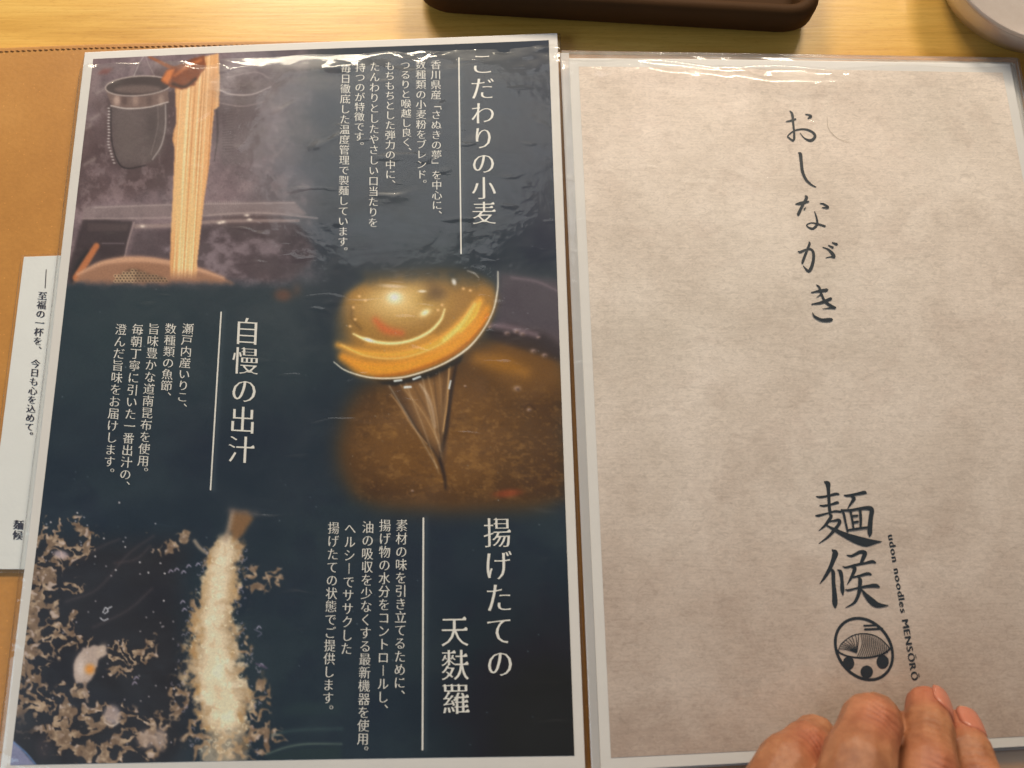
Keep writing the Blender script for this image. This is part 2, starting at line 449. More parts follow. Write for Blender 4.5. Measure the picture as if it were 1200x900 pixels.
def text_column(name, text, x0, y0, x1, y1, wid, mat, parent, place, dz=0.00025, half=(), bold=0.0, thin=0.015):
    """one vertical column: centre top (x0,y0) to centre bottom (x1,y1), character width wid"""
    adv = [0.5 if c == ' ' else 1.0 for c in text]
    tot = sum(adv); L = math.hypot(x1 - x0, y1 - y0); em = L / tot
    ux, uy = (x1 - x0) / L, (y1 - y0) / L
    VX = []; F = []; n = 0; pos = 0
    for c, a in zip(text, adv):
        cx = x0 + ux * em * (pos + a / 2); cy = y0 + uy * em * (pos + a / 2); pos += a
        if c == ' ': continue
        V, Fc = glyph(c, thin)
        if not len(V): continue
        gx = V[:, 0] - 0.5; gy = V[:, 1] - 0.38
        if c in '「」ー―': gx, gy = gy, -gx
        if c in '、。': gx = gx + 0.60; gy = gy + 0.58
        if bold:
            reps = ((-bold, 0), (bold, 0))
        else: reps = ((0, 0),)
        for k, (bx, by) in enumerate(reps):
            X = cx + ((gx + bx) * wid) * uy + (-gy * em) * ux; Y = cy + (gx + bx) * wid * (-ux) * 1.0 + (-gy * em) * uy
            P = place(X, Y, dz + 0.00003 * k)
            VX.append(P); F += [tuple(i + n for i in f) for f in Fc]; n += len(P)
    return mesh_obj(name, np.vstack(VX), F, mat, parent, False)

def ribbon(pts, step=8):
    """smooth brush stroke through (x, y, width) points"""
    p = np.array(pts, float)
    q = np.vstack([2 * p[0] - p[1], p, 2 * p[-1] - p[-2]])
    out = []
    for i in range(1, len(q) - 2):
        for k in range(step):
            t = k / step
            a, b, c, d = q[i - 1], q[i], q[i + 1], q[i + 2]
            out.append(0.5 * ((2 * b) + (-a + c) * t + (2 * a - 5 * b + 4 * c - d) * t * t + (-a + 3 * b - 3 * c + d) * t ** 3))
    out.append(p[-1]); o = np.array(out); o[:, 2] = np.maximum(o[:, 2], 0.5 * min(p[:, 2]))
    d = np.gradient(o[:, :2], axis=0); L = np.hypot(d[:, 0], d[:, 1]) + 1e-9; n = np.stack([-d[:, 1] / L, d[:, 0] / L], 1)
    dirs = d / L[:, None]
    # rounded ends
    a = o[0].copy(); b = o[-1].copy()
    lft = o[:, :2] + n * o[:, 2:3] / 2; rgt = o[:, :2] - n * o[:, 2:3] / 2
    V = []; 
    cap0 = a[:2] - dirs[0] * a[2] * 0.45; cap1 = b[:2] + dirs[-1] * b[2] * 0.45
    V = [cap0] + [x for pr in zip(lft, rgt) for x in pr] + [cap1]
    m = len(o); F = [(0, 1, 2)]
    for i in range(m - 1): F.append((1 + 2 * i, 3 + 2 * i, 4 + 2 * i, 2 + 2 * i))
    F.append((2 * m - 1, 2 * m + 1, 2 * m))
    return np.array(V), F

def strokes(name, lst, ox, oy, sc, mat, parent, place, dz=0.00025, step=8, wmul=1.0):
    VX = []; F = []; n = 0
    for i, s in enumerate(lst):
        s = [(x / sc + ox, y / sc + oy, w_ / sc * (1.14 if name == 'brush_lettering' else wmul)) for x, y, w_ in s]
        V, f = ribbon(s, step)
        VX.append(place(V[:, 0], V[:, 1], dz + 0.000012 * i)); F += [tuple(k + n for k in g) for g in f]; n += len(V)
    return mesh_obj(name, np.vstack(VX), F, mat, parent, False)

# ------------------------------------------------------------------ ink of the three printed photographs
class Ink:
    """raster in which the print of the left page is mixed (numpy only); coordinates are those of the print as photographed"""
    def __init__(s, x0, y0, x1, y1, sc):
        s.x0, s.y0, s.sc = x0, y0, sc; s.w = int((x1 - x0) * sc); s.h = int((y1 - y0) * sc)
        s.Y, s.X = np.mgrid[0:s.h, 0:s.w]; s.X = s.X / sc + x0; s.Y = s.Y / sc + y0
        s.a = np.zeros((s.h, s.w, 3)); s.rs = np.random.RandomState(11)
    def noise(s, cx, cy, oct=4, rough=0.5, seed=0):
        """fbm, feature size cx by cy px, range about 0..1"""
        r = np.random.RandomState(seed + 100); out = 0; amp = 1; tot = 0
        for o in range(oct):
            gx = max(2, int((s.w / s.sc) / cx) + 3); gy = max(2, int((s.h / s.sc) / cy) + 3)
            g = r.rand(gy + 2, gx + 2)
            u = (s.X - s.x0) / cx + r.rand(); v = (s.Y - s.y0) / cy + r.rand()
            u = np.clip(u, 0, gx); v = np.clip(v, 0, gy)
            out = out + amp * s._samp(g, u, v); tot += amp; amp *= rough; cx /= 2; cy /= 2
        return out / tot
    @staticmethod
    def _samp(g, u, v):
        iu = np.clip(u.astype(int), 0, g.shape[1] - 2); iv = np.clip(v.astype(int), 0, g.shape[0] - 2)
        fu = u - iu; fv = v - iv; fu = fu * fu * (3 - 2 * fu); fv = fv * fv * (3 - 2 * fv)
        return (g[iv, iu] * (1 - fu) + g[iv, iu + 1] * fu) * (1 - fv) + (g[iv + 1, iu] * (1 - fu) + g[iv + 1, iu + 1] * fu) * fv
    def blur(s, m, r):
        r = r * s.sc
        if r < 0.4: return m
        n = int(3 * r) + 1; k = np.exp(-0.5 * (np.arange(-n, n + 1) / r) ** 2); k /= k.sum()
        pad = np.pad(m, ((n, n), (n, n)), mode='edge')
        L = pad.shape[0] + 2 * n
        for ax in (0, 1):
            N = pad.shape[ax] + len(k) - 1
            sh = [1, 1]; sh[ax] = -1
            fk = np.fft.rfft(k, N).reshape(sh)
            pad = np.fft.irfft(np.fft.rfft(pad, N, axis=ax) * fk, N, axis=ax)
            sl = [slice(None), slice(None)]; sl[ax] = slice(n, n + (pad.shape[ax] - len(k) + 1)); pad = pad[tuple(sl)]
        return pad[n:n + m.shape[0], n:n + m.shape[1]]
    def win(s, x0, y0, x1, y1):
        i0 = max(0, int((y0 - s.y0) * s.sc)); i1 = min(s.h, int((y1 - s.y0) * s.sc) + 1)
        j0 = max(0, int((x0 - s.x0) * s.sc)); j1 = min(s.w, int((x1 - s.x0) * s.sc) + 1)
        return slice(i0, max(i0 + 1, i1)), slice(j0, max(j0 + 1, j1))
    def put(s, sl, m, col):
        col = np.asarray(col, float); m = m[..., None]
        s.a[sl] = s.a[sl] * (1 - m) + col * m
    def poly(s, pts, col, feather=0.6, alpha=1.0, wob=0, wsz=6, seed=0, mask=None):
        p = np.array(pts, float); mg = feather * 3 + wob + 2
        sl = s.win(p[:, 0].min() - mg, p[:, 1].min() - mg, p[:, 0].max() + mg, p[:, 1].max() + mg)
        X = s.X[sl].copy(); Y = s.Y[sl].copy()
        if wob:
            X += (s.noise(wsz, wsz, 3, 0.6, seed)[sl] - 0.5) * 2 * wob; Y += (s.noise(wsz, wsz, 3, 0.6, seed + 7)[sl] - 0.5) * 2 * wob
        ins = np.zeros(X.shape, bool)
        for i in range(len(p)):
            x1, y1 = p[i - 1]; x2, y2 = p[i]
            if y1 == y2: continue
            c = ((y1 > Y) != (y2 > Y)) & (X < (x2 - x1) * (Y - y1) / (y2 - y1) + x1); ins ^= c
        m = s.blur(ins.astype(float), feather) * alpha
        if mask is not None: m = m * mask[sl]
        s.put(sl, m, col); return sl, m
    def line(s, pts, col, alpha=1.0, soft=0.5, smooth=True):
        """pts (x, y, width)"""
        p = np.array(pts, float)
        if smooth and len(p) > 2:
            q = np.vstack([2 * p[0] - p[1], p, 2 * p[-1] - p[-2]]); out = []
            for i in range(1, len(q) - 2):
                for k in range(5):
                    t = k / 5; a, b, c, d = q[i - 1:i + 3]
                    out.append(0.5 * ((2 * b) + (-a + c) * t + (2 * a - 5 * b + 4 * c - d) * t * t + (-a + 3 * b - 3 * c + d) * t ** 3))
            out.append(p[-1]); p = np.array(out)
        mg = p[:, 2].max() / 2 + soft * 3 + 1
        sl = s.win(p[:, 0].min() - mg, p[:, 1].min() - mg, p[:, 0].max() + mg, p[:, 1].max() + mg)
        X = s.X[sl]; Y = s.Y[sl]; best = np.zeros(X.shape)
        for i in range(len(p) - 1):
            ax, ay, aw = p[i]; bx, by, bw = p[i + 1]; dx, dy = bx - ax, by - ay; L = dx * dx + dy * dy + 1e-9
            t = np.clip(((X - ax) * dx + (Y - ay) * dy) / L, 0, 1)
            d = np.hypot(X - ax - t * dx, Y - ay - t * dy) - (aw + (bw - aw) * t) / 2
            best = np.maximum(best, 1 / (1 + np.exp(np.clip(d / (soft * 0.6), -30, 30))))
        s.put(sl, best * alpha, col)
    def blob(s, x, y, rx, ry, col, alpha=1.0, power=1.0, rot=0.0, mask=None):
        k = 2.6 if power >= 1 else 3.2; r = max(rx, ry) * k
        sl = s.win(x - r, y - r, x + r, y + r); X = s.X[sl] - x; Y = s.Y[sl] - y; c, q = math.cos(rot), math.sin(rot)
        u = (X * c + Y * q) / rx; v = (-X * q + Y * c) / ry
        m = np.exp(-((u * u + v * v) ** power)) * alpha
        if mask is not None: m = m * mask[sl]
        s.put(sl, m, col)

def sm(a, lo, hi):
    t = np.clip((a - lo) / (hi - lo), 0, 1); return t * t * (3 - 2 * t)

def paint_print():
    k = Ink(-8, 34, 700, 914, 1.5); X, Y = k.X, k.Y; ALL = (slice(0, k.h), slice(0, k.w))
    n40 = k.noise(40, 40, 5, 0.55, 1); n90 = k.noise(120, 70, 4, 0.5, 2); n12 = k.noise(12, 12, 4, 0.6, 3)
    # slate ground
    k.a[:] = (34, 45, 56)
    k.put(ALL, sm(n90, 0.35, 0.75) * 0.6, (44, 56, 62)); k.put(ALL, sm(n40, 0.5, 0.8) * 0.35, (27, 35, 52))
    k.put(ALL, sm(Y, 620, 860) * sm(X, 430, 660) * 0.75, (7, 9, 14)); k.put(ALL, sm(X, 560, 640) * (1 - sm(Y, 280, 330)) * 0.5, (26, 36, 60))
    k.put(ALL, (1 - sm(Y, 90, 310)) * sm(X, 330, 420) * 0.4, (56, 64, 76))  # grey glare of the plastic, painted into the upper right of the ink
    k.put(ALL, sm(Y, 325, 345) * (1 - sm(Y, 420, 520)) * (1 - sm(X, 330, 400)) * 0.55, (50, 62, 66))
    # ---- photograph 1: noodles lifted from the boiling pots
    m1 = (1 - sm(X + (n40 - 0.5) * 110, 265, 410)) * (1 - sm(Y + (n12 - 0.5) * 7 + (n40 - .5) * 10, 318, 342))
    k.put(ALL, m1, (104, 87, 90))
    k.put(ALL, m1 * sm(n40, 0.35, 0.7) * 0.75, (134, 112, 114)); k.put(ALL, m1 * sm(n90, 0.45, 0.65) * 0.7, (78, 58, 58)); k.put(ALL, m1 * sm(k.noise(22, 30, 5, 0.65, 91), 0.52, 0.7) * 0.45, (150, 128, 128)); k.put(ALL, m1 * sm(k.noise(3, 3, 3, 0.6, 92), 0.5, 0.8) * 0.22, (72, 58, 60))
    k.put(ALL, m1 * sm(n12, 0.55, 0.8) * 0.35, (146, 128, 128))
    k.put(ALL, m1 * (1 - sm(X, 60, 150)) * (1 - sm(Y, 90, 240)) * 0.35, (122, 96, 84))
    def P(pts, c, f=0.8, a=1.0, **kw): k.poly(pts, c, f, a, **kw)
    # counter and sinks
    P([(100, 243), (345, 236), (360, 252), (98, 256)], (132, 114, 112), 1.5, 0.7)
    P([(98, 257), (157, 260), (147, 303), (120, 310), (82, 330), (80, 318)], (62, 50, 52), 1.5, 0.85)
    P([(104, 262), (152, 264), (150, 272), (104, 272)], (88, 72, 72), 1.2, 0.7)
    P([(160, 270), (350, 262), (372, 300), (340, 330), (150, 318), (150, 300)], (72, 58, 62), 3, 0.75)
    k.put(ALL, m1 * sm(Y, 262, 275) * sm(k.noise(26, 20, 4, 0.6, 9), 0.5, 0.78) * sm(X, 150, 200) * 0.65, (142, 124, 128))
    k.line([(112, 244, 1.6), (200, 241, 1.4), (345, 238, 1.0)], (160, 142, 138), 0.7, 0.7)
    k.line([(98, 257, 2), (200, 256, 2.4), (300, 250, 2), (372, 256, 2)], (168, 148, 142), 0.55, 0.8)
    k.line([(160, 266, 5), (200, 265, 4.5), (262, 260, 4), (350, 259, 3)], (150, 128, 122), 0.75, 0.9)
    for (x, y) in ((168, 266), (262, 261), (290, 253), (293, 258), (258, 262)): k.blob(x, y, 3, 1.6, (225, 205, 190), 0.8)
    k.line([(158, 262, 2.2), (151, 285, 2), (147, 303, 1.5)], (150, 128, 125), 0.8, 0.6)
    k.line([(121, 286, 1.2), (146, 286, 1.2)], (120, 104, 108), 0.7, 0.6)
    for i in range(16): k.line([(243 + 2.6 * i, 240, 0.9), (242.5 + 2.6 * i, 236.5, 0.9)], (170, 150, 146), 0.5, 0.4)
    k.line([(86, 330, 5), (94, 312, 9), (104, 296, 4)], (30, 30, 34), 0.7, 2)
    k.line([(90, 326, 8), (103, 306, 8), (114, 289, 7)], (186, 112, 70), 0.9, 1.0)
    # right-hand strainer, dim
    P([(255, 108), (318, 104), (318, 150), (306, 190), (262, 196), (254, 170)], (98, 84, 86), 2, 0.55)
    k.line([(256, 106, 1.6), (272, 112, 1.7), (296, 112, 1.4), (318, 103, 1.0)], (190, 172, 164), 0.8, 0.6)
    k.line([(258, 122, 1.2), (285, 126, 1.2), (312, 120, 0.8)], (160, 140, 134), 0.6, 0.7)
    k.line([(268, 92, 1.0), (300, 86, 1.5), (316, 93, 1.2)], (178, 158, 150), 0.55, 0.8)
    k.line([(255, 130, 2), (256, 160, 2), (252, 190, 1)], (66, 54, 56), 0.7, 0.8)
    for i in range(18): k.line([(262, 128 + 3.0 * i, 0.8), (274, 126 + 3.1 * i, 0.8)], (74, 62, 64), 0.45, 0.5)
    # left strainer
    body = [(131, 124), (198, 120), (197, 150), (190, 178), (178, 192), (150, 199), (138, 192), (133, 165)]
    P(body, (92, 79, 77), 1.6, 0.72)
    sl = k.win(128, 120, 202, 202); hatch = (np.sin((X[sl] + Y[sl] * 0.35) * 2.4) * np.sin((Y[sl] - X[sl] * 0.2) * 2.4)) * 0.5 + 0.5
    bm_ = np.zeros(X.shape); 
    u = (X - 165) / 33.; v = (Y - 155) / 42.; bm_ = np.clip(1.4 - (u ** 4 + v ** 4) * 1.4, 0, 1)
    k.put(sl, bm_[sl] * hatch * 0.40, (140, 124, 118))
    k.blob(150, 160, 12, 26, (104, 90, 86), 0.5); k.blob(180, 150, 9, 24, (66, 55, 55), 0.4)
    k.line([(131, 128, 1.4), (132, 165, 1.4), (139, 190, 1.6), (150, 198.5, 1.6), (172, 195, 1.2)], (48, 40, 42), 0.85, 0.5)
    k.line([(195, 124, 1.4), (195, 150, 1.5), (190, 172, 1.5), (180, 188, 1.2)], (172, 158, 152), 0.75, 0.5)
    k.line([(186, 124, 0.8), (186, 150, 0.8), (178, 182, 0.8)], (140, 124, 118), 0.5, 0.5)
    for i in range(19):
        f = i / 18; yy = 128 + f * 64; xx = 128.5 + (0 if f < 0.7 else (f - 0.7) * 22) + 0.3 * math.sin(i)
        k.blob(xx, yy, 1.5, 0.8, (206, 196, 188), 0.85)
    P([(124, 104), (130, 110), (148, 115), (172, 114), (198, 107), (199, 121), (172, 127), (150, 128), (132, 125)], (122, 98, 90), 0.7, 0.95)
    for x, c, a in ((138, (176, 148, 134), 0.9), (147, (92, 70, 66), 0.8), (160, (168, 140, 126), 0.6), (176, (98, 78, 74), 0.8), (190, (160, 136, 124), 0.7)):
        k.blob(x, 119, 4, 6.5, c, a, 1.5)
    k.line([(131, 125, 1.2), (150, 128.5, 1.5), (175, 127, 1.3), (198, 121, 1.2)], (205, 188, 178), 0.85, 0.5)
    th = np.linspace(0, 2 * math.pi, 40)
    el = [(163 + 38.5 * math.cos(a), 102 + 11.5 * math.sin(a) - 0.06 * 38 * math.cos(a)) for a in th]
    P(el, (74, 60, 58), 0.8, 0.9); P([(163 + 28 * math.cos(a), 106 + 5 * math.sin(a)) for a in th], (118, 98, 92), 1.4, 0.8)
    k.line([(x, y, 1.5) for x, y in el], (176, 158, 148), 0.9, 0.5, False)
    k.line([(158, 90, 0.9), (164, 76, 0.8), (170, 66, 0.8)], (190, 176, 168), 0.7, 0.5); k.line([(182, 90, 0.9), (176, 78, 0.8), (171, 66, 0.8)], (170, 156, 148), 0.5, 0.5)
    P([(114, 88), (122, 82), (134, 81), (126, 88)], (124, 60, 52), 1.5, 0.6)
    for (x, y, l) in ((112, 138, 10), (106, 190, 12), (118, 108, 8), (104, 150, 6)): k.line([(x - l / 2, y + l / 3, 2.5), (x + l / 2, y - l / 4, 3)], (160, 144, 136), 0.5, 1.6)
    # dome of a wire basket at the bottom
    dome = [(84, 334), (98, 318), (120, 307), (150, 302), (180, 303), (215, 309), (245, 318), (275, 332), (278, 340), (84, 340)]
    mfade = 1 - sm(Y + (n12 - 0.5) * 6, 326, 337)
    k.poly(dome, (150, 108, 84), 1.2, 0.95, mask=mfade)
    k.line([(92, 322, 3), (120, 309, 5), (152, 304.5, 7), (185, 306, 6), (225, 314, 5), (262, 326, 3)], (196, 150, 122), 0.85, 1.6)
    k.poly([(134, 332), (142, 322), (153, 315.5), (162, 316), (175, 321), (192, 325), (200, 332)], (96, 72, 58), 1.5, 0.8, mask=mfade)
    for r in range(5):
        for c in range(17):
            x = 136 + c * 4.0 + (r % 2) * 2.0; y = 330 - r * 3.1
            if y < 316 + abs(x - 158) * 0.30 or x > 198: continue
            k.line([(x + 1.7 * math.cos(q), y + 1.4 * math.sin(q), 0.7) for q in np.linspace(0, 6.28, 8)], (208, 176, 138), 0.75 if x < 160 else 0.4, 0.4)
            k.blob(x, y, 1.0, 0.8, (52, 40, 36), 0.8, 1.5)
    # the noodles
    nm = 1 - sm(Y, 312, 330)
    noo = [(211, 92), (222, 78), (240, 68), (257, 64), (258.5, 100), (257.5, 126), (252, 130), (250, 150), (246, 195), (240, 235), (236, 270), (232, 305), (231, 330), (200, 330), (201, 280), (203.5, 235), (206, 175), (203.5, 165), (205, 155), (208, 145), (206.5, 105)]
    sl, m = k.poly(noo, (222, 172, 122), 0.7, 1.0, mask=nm)
    xs = (X[sl] - (232 - (Y[sl] - 90) * 0.065)); stre = k._samp(np.random.RandomState(5).rand(6, 60), (xs + 40) * 0.62, Y[sl] * 0.006)
    k.put(sl, m * sm(stre, 0.55, 0.9) * 0.75, (242, 204, 158)); k.put(sl, m * sm(1 - stre, 0.62, 0.95) * 0.75, (182, 122, 76))
    k.put(sl, m * sm(xs, 8, 22) * 0.35, (186, 118, 66)); k.put(sl, m * sm(-xs, 14, 24) * 0.3, (196, 140, 96))
    k.put(ALL, m1 * sm(k.noise(60, 90, 4, 0.6, 77), 0.45, 0.75) * sm(X, 225, 270) * 0.40, (146, 134, 138))
    # wooden peg holding them
    k.line([(176, 68, 2.5), (192, 76, 4), (206, 83, 5)], (150, 88, 58), 0.9, 0.8)
    P([(189, 96), (197, 83), (212, 77), (228, 70), (240, 67), (243, 80), (233, 92), (228, 101), (214, 107), (198, 102)], (128, 68, 42), 0.9, 0.95, wob=1.5)
    P([(190, 95), (197, 84), (206, 82), (202, 92), (198, 100)], (212, 124, 66), 1.2, 0.85)
    k.line([(206, 90, 3), (220, 80, 4), (236, 72, 3)], (190, 112, 66), 0.8, 1.3); k.line([(204, 100, 4), (218, 103, 3), (230, 94, 3)], (58, 34, 28), 0.8, 1.2)
    # steam and smudges
    k.put(ALL, m1 * (1 - sm(np.hypot((X - 330) / 60, (Y - 110) / 60), 0.3, 1)) * 0.35, (116, 104, 110))
    k.blob(332, 346, 11, 8, (128, 70, 46), 0.55, 1.5); k.blob(348, 340, 6, 8, (90, 62, 50), 0.5)
    # ---- photograph 2: ladle of broth
    m2 = sm(X + (n40 - 0.5) * 40, 372, 430) * sm(Y, 305, 330) * (1 - sm(Y + 0.0006 * (X - 520) ** 2 + (n12 - 0.5) * 6, 585, 604)); mr = sm(X, 560, 600)
    pot = [(425, 452), (405, 480), (394, 520), (398, 555), (415, 580), (445, 594), (530, 600), (625, 596), (655, 588), (668, 560), (658, 395), (560, 395), (520, 425)]
    k.poly(pot, (92, 60, 28), 10, 0.95)
    k.poly([(450, 470), (420, 520), (430, 560), (480, 580), (560, 570), (600, 500), (560, 440)], (116, 78, 38), 14, 0.7)
    P([(585, 318), (668, 330), (668, 420), (600, 405), (578, 395)], (86, 72, 78), 4, 0.8)
    P([(560, 420), (590, 395), (625, 400), (662, 430), (664, 470), (600, 470)], (112, 74, 30), 7, 0.8)
    k.line([(560, 420, 14), (590, 426, 18), (615, 436, 12)], (160, 108, 40), 0.7, 6)
    inb = np.zeros(X.shape); inb = sm(X, 400, 440) * sm(Y, 440, 480) * (1 - sm(Y, 575, 595))
    k.put(ALL, inb * sm(k.noise(16, 9, 4, 0.6, 21), 0.5, 0.75) * 0.35, (150, 108, 58))
    k.put(ALL, inb * sm(np.hypot((X - 530) / 150, (Y - 510) / 85), 0.55, 1.05) * 0.45, (60, 38, 22))
    k.put(ALL, inb * sm(k.noise(5, 4, 3, 0.6, 25), 0.55, 0.8) * 0.25, (160, 120, 74)); k.put(ALL, inb * sm(k.noise(22, 11, 4, 0.6, 22), 0.55, 0.8) * 0.32, (76, 50, 28))
    k.line([(600, 325, 3), (630, 330, 3.5), (656, 342, 2)], (120, 102, 108), 0.6, 1.5)
    P([(574, 385), (600, 380), (640, 392), (662, 408), (662, 425), (610, 408), (572, 396)], (40, 30, 34), 3, 0.7)
    k.line([(572, 380, 6), (600, 384, 7), (628, 392, 6)], (128, 106, 112), 0.7, 2.2)
    for (x, y, r) in ((574, 383, 2), (594, 390, 3), (605, 388, 3), (612, 391, 3), (631, 395, 2), (625, 411, 3), (638, 416, 3), (620, 480, 2.5), (483, 575, 1.6), (545, 452, 1.5), (606, 455, 4)):
        k.blob(x, y, r * 1.1, r * 0.8, (186, 158, 152), 0.65); k.blob(x + 1, y + 1, r * 0.6, r * 0.5, (60, 40, 30), 0.6)
    k.line([(612, 482, 1.2), (620, 474, 1.8), (630, 482, 1.2)], (70, 44, 24), 0.7, 0.8)
    k.blob(595, 578, 16, 5, (140, 62, 34), 0.7, 1.5, -0.1)
    # pouring stream
    P([(436, 441), (470, 445), (510, 436), (536, 418), (529, 470), (524, 520), (520, 560), (514, 540), (500, 520), (476, 486), (458, 458)], (92, 64, 40), 1.4, 0.9)
    P([(470, 450), (500, 446), (522, 440), (516, 500), (512, 525), (492, 500)], (134, 96, 58), 3, 0.8)
    P([(428, 438), (470, 444), (520, 428), (545, 408), (540, 424), (505, 442), (462, 452), (448, 450)], (34, 32, 32), 1.2, 0.9)
    k.line([(458, 456, 2), (474, 480, 3.5), (490, 506, 3), (508, 528, 2), (517, 545, 2)], (58, 42, 30), 0.7, 0.9)
    k.line([(536, 420, 3), (529, 455, 4), (523, 500, 4.5), (516, 535, 4), (518, 548, 4), (521, 560, 4), (522, 572, 2)], (44, 30, 22), 0.8, 1.1)
    k.line([(526, 432, 1.2), (524, 470, 1.5), (519, 505, 1.2)], (196, 150, 98), 0.8, 0.6)
    rq = np.random.RandomState(15)
    for i in range(13):
        f = i / 12; x0 = 456 + f * 78; y0 = 452 - 26 * f ** 1.6; xe = 512 + 8 * f; ye = 515 + rq.uniform(-10, 40)
        xm = x0 * .45 + xe * .55 + rq.uniform(-3, 3); ym = (y0 + ye) / 2
        c = [(206, 170, 126), (64, 44, 30), (168, 124, 78), (232, 214, 190)][rq.randint(4)]
        k.line([(x0, y0, 1.0), (xm, ym, rq.uniform(0.8, 2.0)), (xe, ye, 0.8)], c, rq.uniform(0.25, 0.5), 1.1)
    for p in ([(462, 446, 2.2), (470, 445, 2.2)], [(474, 453.5, 2.4), (481, 453, 2.2)], [(528, 446, 1.6), (526, 455, 1.6)], [(484, 444, 2), (492, 441, 2)]): k.line(p, (214, 222, 226), 0.95, 0.5)
    k.line([(492, 450, 2), (500, 462, 3.5), (506, 478, 3), (510, 500, 1.5)], (196, 170, 146), 0.6, 1.2)
    k.line([(458, 462, 1), (470, 478, 1.6), (482, 498, 1.4), (500, 520, 1)], (190, 150, 110), 0.55, 0.8)
    # bowl
    bowl = [(390, 402), (391, 372), (404, 345), (430, 326), (470, 317), (520, 313), (556, 318), (578, 332), (583, 350), (577, 372), (562, 394), (544, 411), (515, 426), (480, 438), (446, 443), (418, 440), (398, 426)]
    bfa = sm(X - (Y - 380) * 0.1, 388, 420) * 0.8 + 0.2
    k.poly(bowl, (150, 108, 52), 3.2, 1.0, mask=bfa * sm(Y + (n12 - 0.5) * 12, 308, 346))
    bl = np.clip(1.25 - (((X - 487) / 97) ** 2 + ((Y - 379) / 64) ** 2), 0, 1)
    k.line([(402, 418, 10), (430, 430, 15), (470, 430, 17), (515, 415, 15), (548, 392, 13), (570, 362, 8)], (218, 142, 48), 0.95, 3.5)
    k.line([(396, 404, 5), (425, 413, 7), (470, 414, 8), (515, 400, 12), (545, 376, 12), (562, 352, 7)], (236, 164, 66), 0.9, 3.2)
    k.line([(520, 398, 3), (542, 378, 5), (556, 356, 4)], (250, 202, 118), 0.7, 1.8); k.line([(430, 403, 4), (470, 406, 5), (508, 393, 4)], (214, 150, 66), 0.6, 2.5)
    k.line([(400, 404, 1.5), (430, 417, 1.5), (470, 419, 1.5), (512, 405, 1.5), (540, 383, 1.5)], (250, 200, 120), 0.6, 1.0)
    k.line([(440, 441, 2), (480, 435, 3), (530, 415, 3), (560, 388, 2), (571, 368, 2)], (160, 88, 30), 0.7, 1.2)
    k.blob(468, 358, 54, 27, (176, 136, 78), 0.85, 1.6, -0.1); k.blob(470, 352, 38, 18, (216, 182, 124), 0.85, 1.2)
    k.blob(500, 352, 18, 12, (172, 134, 70), 0.7); k.blob(510, 343, 12, 8, (92, 68, 46), 0.7); k.line([(505, 330, 10), (515, 345, 10), (500, 350, 5)], (110, 82, 50), 0.5, 4)
    k.line([(440, 375, 6), (452, 386, 9), (470, 390, 6)], (196, 96, 52), 0.8, 2.8)
    k.line([(412, 360, 3), (412, 372, 4), (422, 385, 4)], (104, 76, 40), 0.6, 2)
    k.line([(414, 391, 1.5), (430, 398, 3), (455, 402, 3.2), (480, 399, 3.0), (502, 389, 3), (516, 375, 2.5), (521, 362, 1.2)], (255, 226, 164), 0.95, 1.0)
    k.blob(462, 348, 9, 7, (240, 226, 205), 0.95); k.blob(432, 398, 6, 2, (255, 246, 220), 0.9, 1, 0.3); k.blob(498, 366, 6, 3.5, (255, 236, 190), 0.95, 1, -0.5)
    k.blob(532, 330, 2.6, 4, (214, 206, 200), 0.9, 1.5, -0.3); k.blob(494.5, 341, 5, 1.6, (222, 206, 186), 0.85, 1.5); k.blob(460, 335, 14, 2.2, (208, 184, 160), 0.7, 1.4, 0.06)
    for (x, y) in ((421, 347), (428, 352), (414, 360), (416, 374), (410, 382), (518, 357), (513, 363), (543, 338), (551, 340)): k.blob(x, y, 1.8, 1.6, (236, 186, 130), 0.75)
    k.line([(540, 388, 2), (556, 370, 3), (563, 355, 2)], (255, 190, 80), 0.7, 1.5); k.line([(548, 398, 2), (565, 378, 3), (572, 368, 2)], (236, 142, 48), 0.7, 1.2)
    k.line([(430, 322, 8), (480, 318, 8), (540, 318, 7), (575, 332, 5)], (84, 66, 42), 0.55, 4)
    k.line([(391, 424, 0.8), (405, 434, 1.3), (430, 441.5, 1.5), (455, 443, 1.6), (480, 440, 1.8), (515, 428, 1.7), (544, 411, 2.2), (563, 391, 1.5), (577, 366, 1.4), (583, 340, 1.6), (583.5, 318, 1.2)], (226, 214, 196), 0.95, 0.5)
    k.line([(548, 317, 1.2), (556, 320, 2), (561, 325, 1)], (180, 170, 160), 0.6, 0.7)
    # ---- photograph 3: tempura prawn in bubbling oil
    m3 = sm(Y, 590, 612) * (1 - sm(X, 215, 330))
    k.put(ALL, sm(Y, 612, 660) * (1 - sm(X + (n90 - .5) * 40, 190, 240)) * 0.8, (43, 37, 40))
    k.put(ALL, sm(Y, 612, 660) * sm(n90, 0.4, 0.7) * (1 - sm(X, 185, 215)) * 0.5, (36, 36, 46))
    for pts in ([(78, 705), (115, 690), (150, 650), (180, 628)], [(110, 735), (150, 715), (178, 690)], [(95, 655), (120, 640), (140, 632)], [(135, 660), (160, 655), (176, 640)]):
        k.line([(x, y, 2.2) for x, y in pts], (78, 66, 68), 0.55, 1.5)
    # crumbs: warped ridged noise, kept where the crumbs gather
    wx = (k.noise(22, 22, 4, 0.6, 31) - 0.5) * 34; wy = (k.noise(22, 22, 4, 0.6, 32) - 0.5) * 34
    g = np.random.RandomState(8).rand(160, 160)
    base = k._samp(g, np.clip((X + wx + 40) / 9.5, 0, 158), np.clip((Y + wy - 500) / 9.5, 0, 158))
    g2 = np.random.RandomState(9).rand(260, 260)
